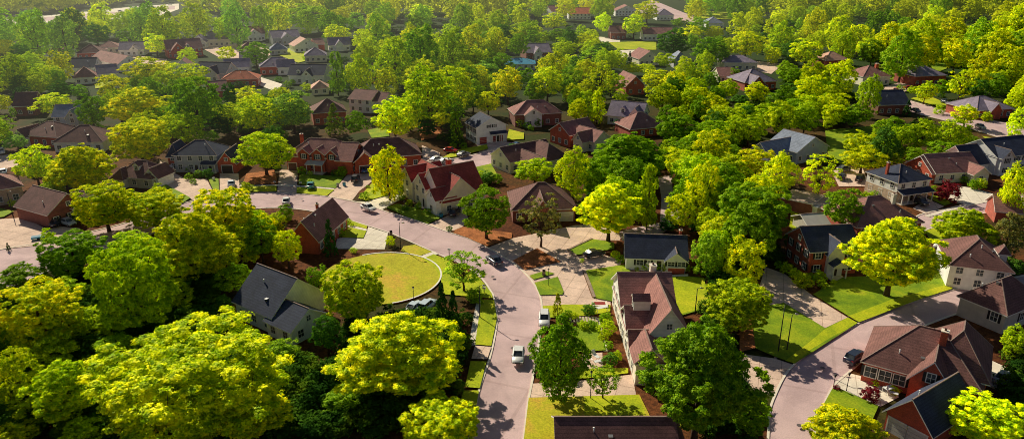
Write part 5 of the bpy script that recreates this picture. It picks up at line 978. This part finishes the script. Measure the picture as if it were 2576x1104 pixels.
def under_mat():
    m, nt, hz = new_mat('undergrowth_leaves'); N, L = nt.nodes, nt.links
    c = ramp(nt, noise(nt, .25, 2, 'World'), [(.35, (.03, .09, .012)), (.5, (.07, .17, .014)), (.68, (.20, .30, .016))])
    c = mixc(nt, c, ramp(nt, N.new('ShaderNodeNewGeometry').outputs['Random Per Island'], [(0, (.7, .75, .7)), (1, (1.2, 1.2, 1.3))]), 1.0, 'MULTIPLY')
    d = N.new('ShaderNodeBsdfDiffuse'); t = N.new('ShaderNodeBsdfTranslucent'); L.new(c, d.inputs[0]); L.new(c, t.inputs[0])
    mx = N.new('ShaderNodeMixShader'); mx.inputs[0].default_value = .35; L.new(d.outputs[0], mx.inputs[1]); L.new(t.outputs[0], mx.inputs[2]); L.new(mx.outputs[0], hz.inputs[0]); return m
M['under_leaf'] = under_mat()
undergrowth(2400, 4)

# past 300 trees of a kind, the smallest in view become one mass of woodland
def merge_smallest(keep=290):
    L_ = [r for r in TREES if r[2] in ('round', 'tall', 'sparse') and not r[4]]; n_lab = len([r for r in TREES if r[2] in ('round', 'tall', 'sparse') and r[4]])
    L_.sort(key=lambda r: -r[5] * scale_at((r[6].x if hasattr(r[6], 'x') else r[6][0], r[6][1], 5)))
    drop = L_[max(0, keep - n_lab):]
    if not drop: return
    vs, cs = [], []; bpy.context.view_layer.update()
    tb_ = MB()
    for r in drop:
        t = r[0]
        for ch in list(t.children):
            me = ch.data; n = len(me.vertices); a = np.empty(n * 3, np.float32); me.vertices.foreach_get('co', a); a = a.reshape(-1, 3)
            if ch.name.startswith('crown'):
                mw = np.array(ch.matrix_world); vs.append(a @ mw[:3, :3].T + mw[:3, 3]); cs.append(np.tile(np.array(ch.color, np.float32), (n // 4, 1)))
            bpy.data.objects.remove(ch)
        bpy.data.objects.remove(t); TREES.remove(r)
    me = quads_mesh('distant_trees', np.concatenate(vs), leaf_mat('distant_leaves', .38, attr=True))
    at = me.attributes.new('tint', 'FLOAT_COLOR', 'FACE'); at.data.foreach_set('color', np.concatenate(cs).ravel())
    tag(link('distant_trees', me), 'smaller and more distant broadleaf trees between and behind the others', 'trees', kind='stuff'); print('MERGED', len(drop))
merge_smallest()
# ------------------------------------------------------------------ far wood (nobody could count it)
def far_wood(poly, n, seed, name='far_wood'):
    rng = np.random.default_rng(seed); r2 = random.Random(seed); vs = []; xs = [p[0] for p in poly]; ys = [p[1] for p in poly]; k = 0
    base = [crown_leaves('tall', 14, 18, .24, s)[0] for s in (1, 2, 3, 4)]
    tb = MB()
    while k < n:
        x, y = r2.uniform(min(xs), max(xs)), r2.uniform(min(ys), max(ys))
        if not in_poly(x, y, poly): continue
        p = G(x, y, 0); R = r2.uniform(7.5, 11.5); Rz = R * r2.uniform(.95, 1.4)
        vs.append(base[k % 4] * np.array([R, R, Rz]) + np.array([p.x, p.y, Rz * 1.1])); k += 1
    o = link(name, quads_mesh(name, np.concatenate(vs), M['far_leaf'])); return o
def far_leaf_mat():
    m, nt, hz = new_mat('far_leaves'); N, L = nt.nodes, nt.links
    n = noise(nt, .045, 2, 'World')
    c = ramp(nt, n, [(.35, (.30, .42, .02)), (.5, (.64, .68, .015)), (.65, (.80, .84, .03))])
    r = ramp(nt, N.new('ShaderNodeNewGeometry').outputs['Random Per Island'], [(0, (.7, .75, .7)), (1, (1.2, 1.2, 1.3))])
    c = mixc(nt, c, r, 1.0, 'MULTIPLY'); d = N.new('ShaderNodeBsdfDiffuse'); t = N.new('ShaderNodeBsdfTranslucent'); L.new(c, d.inputs[0]); L.new(c, t.inputs[0])
    mx = N.new('ShaderNodeMixShader'); L.new(d.outputs[0], mx.inputs[1]); L.new(t.outputs[0], mx.inputs[2]); L.new(mx.outputs[0], hz.inputs[0]); return m
M['far_leaf'] = far_leaf_mat()
tag(far_wood([(-150, 4), (-150, -40), (2750, -40), (2750, 18), (1950, 16), (1850, 0), (1450, -4), (1300, 14), (700, 12), (480, -4), (450, 2), (330, 10), (200, 26), (50, 38), (-150, 44)], 1900, 5), kind='stuff', label='distant mixed wood closing the view along the top edge', cat='wood')
tag(far_wood([(1930, 14), (2650, 10), (2650, 60), (1930, 50)], 150, 6), kind='stuff', label='wood behind the nearer trees at the upper right', cat='wood')
tag(far_wood([(450, 14), (1320, 12), (1320, 52), (620, 48), (470, 30)], 150, 7), kind='stuff', label='wood behind the nearer trees at the upper centre', cat='wood')

# ------------------------------------------------------------------ cars
def loft(mb, secs, m=0):
    """secs: list of (x, [(y, z)...]) closed rings"""
    n = len(secs[0][1]); o = len(mb.v)
    for x, ring in secs: mb.v += [(x, y, z) for y, z in ring]
    for i in range(len(secs) - 1):
        for k in range(n):
            mb.f.append((o + i * n + k, o + (i + 1) * n + k, o + (i + 1) * n + (k + 1) % n, o + i * n + (k + 1) % n)); mb.m.append(m)
    mb.f.append(tuple(o + k for k in range(n))); mb.m.append(m); mb.f.append(tuple(o + (len(secs) - 1) * n + k for k in range(n))[::-1]); mb.m.append(m)
def make_car(suv=False):
    root = empty('parked_car', (0, 0, 0)); H = .22 if suv else 0
    def ring(w, z0, z1): return [(-w * .93, z0), (w * .93, z0), (w, z0 + .22), (w, z1 - .14), (w * .88, z1), (-w * .88, z1), (-w, z1 - .14), (-w, z0 + .22)]
    b = MB(); loft(b, [(-2.30, ring(.74, .38, .78 + H)), (-2.2, ring(.86, .26, .92 + H)), (-1.5, ring(.92, .22, .96 + H)), (-.6, ring(.92, .22, .94 + H)), (.9, ring(.92, .22, .93 + H)), (1.7, ring(.9, .22, .84 + H)), (2.2, ring(.82, .28, .72 + H)), (2.34, ring(.7, .36, .60 + H))])
    b.build('body', M['paint'], root, True)
    t = 1.44 + H * 1.4
    xr = -2.05 if suv else -1.75
    g = MB(); 
    def cab(x, w, z, zb): return (x, [(-w * 1.15, zb), (w * 1.15, zb), (w, z), (-w, z)])
    loft(g, [cab(xr, .72, .93 + H, .90 + H), cab(xr + (.3 if suv else .75), .66, t - .03, .90 + H), cab(.25, .66, t - .03, .90 + H), cab(1.05, .72, .93 + H, .88 + H)])
    g.build('windows', M['glass'], root)
    r = MB(); x0, x1 = xr + (.28 if suv else .7), .3
    r.box(x0, -.655, t - .03, x1, .655, t + .03); 
    for s in (-1, 1):
        for xa, xb, za, zb in ((xr, x0 + .03, .93 + H, t), (x1 - .03, 1.05, t, .93 + H), (-.45, -.45, t, .93 + H)):
            r.bar((xa, s * (.70 if za < t - .1 else .66), za), (xb, s * (.70 if zb < t - .1 else .66), zb), .085)
        r.box(.72, s * .95 - .09, .95 + H, .9, s * .95 + .09, 1.08 + H)
    r.build('roof', M['paint'], root)
    for x in (-1.42, 1.42):
        for s in (-1, 1):
            w = MB(); w.tube([(x, s * .74, .33), (x, s * .78, .33), (x, s * .92, .33), (x, s * .95, .33)], [.30, .33, .33, .29], 14); wo = w.build('wheel', M['tyre'], root, True)
            q = MB(); q.tube([(x, s * .94, .33), (x, s * .962, .33)], [.2, .19], 10); q.build('rim', M['rim'], wo)
    for s in (-1, 1):
        h = MB(); h.box(2.12, s * .62 - .17, .52 + H, 2.31, s * .62 + .17, .68 + H); h.build('headlight', M['head'], root)
        h = MB(); h.box(-2.29, s * .62 - .18, .66 + H, -2.17, s * .62 + .18, .84 + H); h.build('tail_light', M['tail'], root)
    h = MB(); h.box(2.24, -.42, .36, 2.355, .42, .52 + H * .5); h.build('grille', M['black'], root)
    h = MB(); h.box(-2.305, -.26, .5 + H, -2.28, .26, .62 + H); h.build('number_plate', M['white'], root)
    return root
CARC = dict(white=(.78, .77, .76), black=(.012, .012, .016), navy=(.02, .03, .07), red=(.55, .015, .012), silver=(.45, .46, .48), grey=(.12, .13, .15), blue=(.03, .12, .28), teal=(.03, .30, .30), pale=(.55, .65, .72))
cars = [  # x, y of the middle on the ground, second point on the ground line towards the front, colour, suv, label
 (1304, 905, 1301, 935, 'white', 0, 'white saloon driving down the main road past the tall dark tree'), (1369, 816, 1369, 838, 'white', 1, 'white car parked at the kerb under the small conifer'),
 (927, 531, 955, 541, 'white', 0, 'white car parked on the bend in front of the slender tree'), (1243, 664, 1228, 653, 'navy', 0, 'dark blue saloon with red tail lights on the curving road'),
 (1494, 648, 1520, 643, 'black', 0, 'black saloon on the tree shaded drive left of the white bungalow'), (895, 458, 902, 447, 'black', 1, 'black car on the drive below the wide hipped brick house'),
 (922, 434, 930, 426, 'blue', 0, 'dark blue car beside the garage behind the slender tree'), (782, 474, 784, 462, 'teal', 0, 'small teal car on the verge of the columned house lawn'),
 (721, 514, 721, 503, 'white', 0, 'white car behind the steep roofed brick house'), (1134, 385, 1150, 387, 'red', 0, 'bright red car left of the white house with red garages'),
 (1166, 395, 1180, 391, 'grey', 0, 'grey car at the kerb right of the red car'), (1100, 408, 1112, 406, 'white', 0, 'white car behind the red roof, nearer the chimney side left'), (1123, 412, 1136, 410, 'silver', 0, 'silver car behind the red roof beside its brick chimney'),
 (1144, 542, 1153, 534, 'black', 0, 'black car on the drive right of the red roofed house'), (2150, 912, 2170, 900, 'navy', 1, 'dark car at the kerb left of the big brick house'),
 (2315, 517, 2328, 524, 'black', 1, 'black car on the drive below the glazed porch house'), (2162, 458, 2174, 446, 'black', 1, 'black car behind the white and brick house, right of three'),
 (2117, 452, 2124, 440, 'navy', 0, 'dark blue car behind the golden tree, left of three'), (2122, 432, 2136, 430, 'grey', 0, 'grey car furthest back behind the golden tree'),
 (2379, 263, 2394, 267, 'navy', 1, 'dark blue car on the far right lane'), (2303, 284, 2314, 288, 'grey', 0, 'grey blue car beside the small cone tree at the far right lane'), (2465, 325, 2480, 331, 'silver', 0, 'silver car near the far right lane bend'),
 (2252, 232, 2258, 228, 'red', 0, 'red car left of the little bush by the meadow drive'), (2285, 226, 2296, 226, 'red', 0, 'red car right of the little bush by the meadow drive'), (1075, 781, 1088, 770, 'pale', 1, 'pale car half hidden beside the dark conifers'), (1044, 783, 1056, 774, 'pale', 0, 'pale car under the yellow crown below the circular lawn'),
 (173, 568, 188, 573, 'silver', 0, 'silver car before the brick house by the left driveway'), (148, 568, 158, 562, 'black', 0, 'black car tucked left of the silver one'), (430, 434, 425, 422, 'white', 1, 'white car left of the navy roofed stone house'),
 (583, 470, 583, 458, 'pale', 0, 'pale car on the short drive below the brick garage'), (6, 388, 6, 374, 'white', 1, 'white van like car on the left edge above the tan house'), (2179, 521, 2192, 524, 'white', 0, 'white car above the rusty brown roof'), (2377, 634, 2390, 637, 'white', 0, 'white car right of the huge round yellow tree'),
 (2524, 962, 2535, 954, 'silver', 0, 'silver car beside the terrace of the big brick house'), (1571, 538, 1583, 533, 'white', 0, 'white car under the bright lime tree'), (1590, 520, 1604, 516, 'blue', 0, 'blue car left of the columnar tree'), (1601, 136, 1612, 133, 'white', 0, 'white car on the pale paved yard at upper centre'),
 (163, 139, 173, 139, 'white', 1, 'white car at the left end of the village'), (345, 25, 353, 25, 'white', 1, 'white car in the far field, right part, left of the pair'), (382, 27, 390, 27, 'white', 0, 'white car in the far field, right of the pair'), (303, 31, 311, 31, 'silver', 0, 'silver car in the middle of the far field'),
 (43, 53, 52, 53, 'white', 1, 'white car in the far field nearest the left edge'), (87, 56, 95, 55, 'pale', 0, 'pale car in the far field second from the left edge'), (428, 14, 436, 14, 'white', 0, 'white car at the right end of the far field'), (203, 41, 211, 40, 'navy', 0, 'dark car alone in the far field'), (10, 440, 10, 430, 'pale', 0, 'pale car by the left edge tree'),
 (1300, 372, 1312, 368, 'blue', 0, 'blue car right of the white house with red garages'),
]
protos = [make_car(False), make_car(True)]; used = [0, 0]
for x, y, fx, fy, c, suv, lab in cars:
    r = protos[suv] if not used[suv] else copy_tree(protos[suv]); used[suv] = 1
    a, b = G(x, y), G(fx, fy); z = .2 if a.y > 0 else 0
    r.location = (a.x, a.y, .01 + .004 * LAY[0]); r.rotation_euler = (0, 0, math.atan2(b.y - a.y, b.x - a.x))
    tag(r, lab, 'car'); r.name = 'car'
    for ch in r.children: ch.color = (*CARC[c], 1)

# ------------------------------------------------------------------ street furniture
def street_lamp(px, h=7.0, arm=1.2, label='', flip=1):
    p = G(*px); t = tag(empty('street_lamp', p), label, 'street lamp')
    m = MB(); m.tube([(0, 0, 0), (0, 0, .5), (0, 0, h)], [.13, .1, .06], 8); m.build('pole', M['black'], t, True)
    m = MB(); m.tube([(0, 0, h - .1), (flip * arm * .5, 0, h + .15), (flip * arm, 0, h + .12)], [.045, .04, .035], 6); m.build('arm', M['black'], t, True)
    m = MB(); m.tube([(flip * (arm - .1), 0, h + .1), (flip * (arm + .1), 0, h + .12), (flip * (arm + .55), 0, h + .08)], [.08, .15, .07], 8); l = m.build('lamp_head', M['metal'], t, True)
    m = MB(); m.box(flip * (arm + .25) - .17, -.09, h - .02, flip * (arm + .25) + .17, .09, h + .03); m.build('lamp_glass', M['lamp'], l)
for a in (((1008, 627), 6.0, .6, 'dark street lamp beside the pale driveway on the bend', 1), ((1207, 800), 6.2, .6, 'tall street lamp on the verge left of the main road', 1), ((1957, 886), 8.5, .7, 'tallest lamp post on the big right hand lawn', 1),
          ((1979, 882), 6.5, .5, 'slimmer lamp post just right of the tallest one', 1), ((33, 543), 6.0, .7, 'street lamp in front of the tan house at the left edge', 1), ((1748, 790), 5.0, .5, 'lamp post behind the long gabled house', 1), ((1622, 545), 4.5, .5, 'lamp post under the columnar tree', 1)): street_lamp(*a)
def lantern(px, h, label, head='lamp'):
    p = G(*px); t = tag(empty('lantern_post', p), label, 'lantern post')
    m = MB(); m.tube([(0, 0, 0), (0, 0, .25), (0, 0, h)], [.1, .06, .045], 8); m.build('pole', M['black'], t, True)
    m = MB(); m.tube([(0, 0, h), (0, 0, h + .08), (0, 0, h + .4)], [.07, .12, .17], 6); l = m.build('lantern', M[head], t)
    m = MB(); m.tube([(0, 0, h + .4), (0, 0, h + .58)], [.22, .03], 6); m.build('lantern_cap', M['black'], l)
for a in (((1313, 648), 3.2, 'black lantern post on the mulch island by the road'), ((1379, 720), 3.2, 'lantern post on the fan shaped lawn by the wide drive'), ((1485, 1004), 4.2, 'lantern post beside the small bare branched tree'), ((1041, 757), 2.4, 'white topped lantern inside the circular lawn'),
          ((2129, 983), 2.6, 'black post on the patio edge, right one of two', 'black'), ((2096, 975), 1.8, 'black post on the patio edge, left one of two', 'black'), ((2409, 290), 3.0, 'lantern post by the far right lane')): lantern(*a)
def mailbox(px, label, stone=False):
    p = G(*px); t = tag(empty('mailbox', p, random.uniform(-.5, .5)), label, 'mailbox')
    m = MB(); m.box(-.06, -.06, 0, .06, .06, 1.0) if not stone else m.box(-.3, -.3, 0, .3, .3, 1.0); m.build('post', M['stone' if stone else 'black'], t)
    m = MB(); ring = [(math.cos(a) * .16, 1.22 + math.sin(a) * .16) for a in [math.pi * i / 6 for i in range(7)]] + [(-.16, 1.0), (.16, 1.0)]
    loft(m, [(-.28, ring), (.28, ring)]); b = m.build('box', M['white' if not stone else 'black'], t)
    m = MB(); m.box(-.02, -.2, 1.2, .16, -.17, 1.25); m.build('flag', M['tail'], b)
for a in (((1368, 694), 'dark mailbox on the small grass patch by the wide drive', True), ((692, 468), 'mailbox left of the columned house drive'), ((757, 470), 'mailbox right of the columned house drive'), ((984, 594), 'stone mailbox at the foot of the pale driveway', True), ((1218, 738), 'mailbox on the curved verge beside the thinly leaved tree'), ((1130, 640), 'mailbox at the path right of the circular lawn')): mailbox(*a)
def bin_(px, label, mat='blue_tarp'):
    p = G(*px); t = tag(empty('wheeled_bin', p, random.uniform(-1, 1)), label, 'bin')
    m = MB(); m.add([(-.25, -.28, .1), (.25, -.28, .1), (.25, .28, .1), (-.25, .28, .1), (-.3, -.34, 1.0), (.3, -.34, 1.0), (.3, .34, 1.0), (-.3, .34, 1.0)], [(3, 2, 1, 0), (4, 5, 6, 7), (0, 1, 5, 4), (1, 2, 6, 5), (2, 3, 7, 6), (3, 0, 4, 7)]); m.build('body', M[mat], t)
    m = MB(); m.box(-.33, -.37, 1.0, .33, .37, 1.07); m.build('lid', M['black'], t)
    for s in (-1, 1): m = MB(); m.tube([(s * .27, .28, .1), (s * .33, .28, .1)], [.1, .1], 8); m.build('wheel', M['tyre'], t)
for a in (((866, 468), 'bin on the lawn edge of the columned house'), ((850, 471), 'second bin from the drive on the columned house lawn edge', 'metal'), ((1110, 547), 'blue bin at the corner of the red roofed house'), ((538, 456), 'pale bin on the grass strip by the brick garage', 'white')): bin_(*a)
# patio furniture
def table_set(px, label, mat='white', w=1.5):
    p = G(*px); t = tag(empty('garden_table', p + Vector((0, 0, .3)), .4), label, 'table'); m = MB(); m.box(-w / 2, -.45, .7, w / 2, .45, .75); m.build('table_top', M[mat], t)
    for x in (-w / 2 + .1, w / 2 - .1):
        for y in (-.38, .38): m = MB(); m.box(x - .03, y - .03, 0, x + .03, y + .03, .7); m.build('leg', M[mat], t)
    t.location.z = .01 + .004 * LAY[0]
def lounger(px, rz, label, group=None):
    p = G(*px); t = tag(empty('deck_chair', p, rz), label, 'chair', group); t.location.z = .01 + .004 * LAY[0]
    m = MB(); m.box(-.32, -.6, .32, .32, .55, .38); m.build('seat', M['white'], t)
    m = MB(); m.add([(-.32, .55, .33), (.32, .55, .33), (.32, 1.0, .95), (-.32, 1.0, .95), (-.32, .6, .30), (.32, .6, .30), (.32, 1.06, .92), (-.32, 1.06, .92)], [(0, 1, 2, 3), (7, 6, 5, 4), (0, 4, 5, 1), (1, 5, 6, 2), (2, 6, 7, 3), (3, 7, 4, 0)]); m.build('backrest', M['white'], t)
    for x in (-.28, .28):
        for y in (-.5, .45): m = MB(); m.box(x - .03, y - .03, 0, x + .03, y + .03, .32); m.build('leg', M['white'], t)
table_set((2233, 990), 'white patio table beside the crimson bush', 'white', 1.7); lounger((2246, 998), 1.0, 'white patio chair right of the patio table')
lounger((1500, 905), .5, 'deck chair on the pink paved square, upper of two'); lounger((1503, 918), 1.9, 'deck chair on the pink paved square, lower of two')
table_set((1513, 786), 'pale slatted garden bench table in front of the long gabled house', 'white', 2.2)
# slatted deck by the hedge
t = tag(empty('wooden_deck', G(1468, 806)), 'low pale slatted deck between the hedge bushes by the road house', 'deck')
m = MB()
for i in range(9): m.box(-2.4 + i * .55, -.9, .25, -2.05 + i * .55, .9, .31)
m.build('boards', M['tan_trim'], t); m = MB(); m.box(-2.5, -.95, 0, 2.5, -.8, .25); m.box(-2.5, .8, 0, 2.5, .95, .25); m.build('bearers', M['stone'], t)
t = tag(empty('covered_spa', G(1508, 770)), 'square planter with red brick top beside the round clipped bush', 'planter')
m = MB(); m.box(-1.3, -.8, 0, 1.3, .8, .5); m.box(-1.4, -.9, .5, 1.4, .9, .6); m.build('rim', M['kerb'], t); m = MB(); m.box(-1.0, -.55, .603, 1.0, .55, .64); m.build('top', M['red_door'], t); t.name = 'brick_planter'
# blue cover at the left driveway
p = G(98, 602); t = tag(empty('covered_trailer', p, .5), 'low trailer under a blue cover on the left driveway', 'trailer')
m = MB(); m.add([(-1.4, -.8, .5), (1.4, -.8, .5), (1.4, .8, .5), (-1.4, .8, .5), (-1.3, -.7, .8), (1.3, -.7, .8), (1.3, .7, .8), (-1.3, .7, .8), (-1.2, 0, 1.05), (1.2, 0, 1.05)], [(3, 2, 1, 0), (0, 1, 5, 4), (1, 2, 6, 5), (2, 3, 7, 6), (3, 0, 4, 7), (4, 5, 9, 8), (6, 7, 8, 9), (5, 6, 9), (7, 4, 8)]); m.build('cover', M['blue_tarp'], t)
for s in (-1, 1): m = MB(); m.tube([(0, s * .7, .3), (0, s * .85, .3)], [.3, .3], 12); m.build('wheel', M['tyre'], t)
m = MB(); m.bar((1.3, 0, .5), (2.3, 0, .45), .09); m.build('tow_bar', M['metal'], t)
# rubble border and terrace
t = tag(empty('stone_border', G(1040, 516)), 'rough stone flower border in front of the red roofed cream house', 'border')
m = MB(); rnd = random.Random(4)
for i in range(46):
    x, y = rnd.uniform(-3, 3), rnd.uniform(-2.4, 2.4); s = rnd.uniform(.15, .4)
    pts = [Vector((rnd.uniform(-1, 1), rnd.uniform(-1, 1), rnd.uniform(0, 1))).normalized() * s + Vector((x, y, 0)) for _ in range(10)]
    bm = bmesh.new(); [bm.verts.new(q) for q in pts]; bmesh.ops.convex_hull(bm, input=bm.verts); bm.verts.index_update(); m.add([v.co[:] for v in bm.verts], [tuple(v.index for v in f.verts) for f in bm.faces]); bm.free()
m.build('stones', M['stone'], t)
t = tag(empty('terrace', G(2500, 945), .5), 'grey flat terrace at the right side of the big brick house', 'terrace'); m = MB(); m.box(-3.5, -2.5, 0, 3.5, 2.5, .35); m.build('slab', M['kerb'], t)

# ------------------------------------------------------------------ labels for trees by what they stand beside
def relation(t, c):
    x, y = t
    dx, dy = x - c[0], y - c[1]
    if abs(dx) > abs(dy) * .75: return 'right of' if dx > 0 else 'left of'
    return 'behind' if dy > 0 else 'in front of'
ORD = ['leftmost', 'second from left', 'third from left', 'fourth from left', 'fifth from left', 'sixth from left', 'seventh from left', 'eighth from left', 'ninth from left', 'tenth from left']
def plural(k): return k[:-1] + 'es' if k.endswith('sh') and 0 else (k + 'es' if k.endswith('sh') else k + 's')
buckets = {}
for rec in TREES:
    t, col, kind, pr, lab, R, loc = rec
    if lab: tag(t, lab); continue
    best = min(LAND, key=lambda L_: (L_[0] - loc[0]) ** 2 + ((L_[1] - loc[1]) * .8) ** 2)
    rel = relation((loc[0], loc[1]), best)
    buckets.setdefault((COLN[col] + ' ' + KINDN[kind], rel, best[2]), []).append((pr[0], t))
for (k, rel, sh), L_ in buckets.items():
    L_.sort(key=lambda q: q[0])
    for i, (_, t) in enumerate(L_):
        if len(L_) == 1: lab = f'{k} {rel} the {sh}'
        else: lab = f'{ORD[min(i, 9)] if i < len(L_) - 1 else "rightmost"} {k} {rel} the {sh}'
        if len(lab.split()) > 16: lab = lab.replace(' from left', '').replace(' in the village', '').replace(' with the ', ' with ').replace(' by the ', ' by ').replace(' of the photograph', '')
        if len(lab.split()) > 16: lab = lab.replace('dull dark', 'dull').replace('bright lime yellow', 'lime').replace('thinly leaved', 'sparse').replace('yellow green', 'lime green' if 0 else 'yellowish').replace(' half hidden', '')
        t['label'] = lab
        if len(lab.split()) > 16: print('LONG', lab)
for rec in TREES: rec[0]['group'] = 'garden bushes' if rec[2] == 'bush' else 'conifers' if rec[2] == 'cone' else 'broadleaf trees'
print('TREES', len([t for t in TREES if t[2] != 'bush']), 'BUSHES', len([t for t in TREES if t[2] == 'bush']), 'HOUSES', len(LAND))
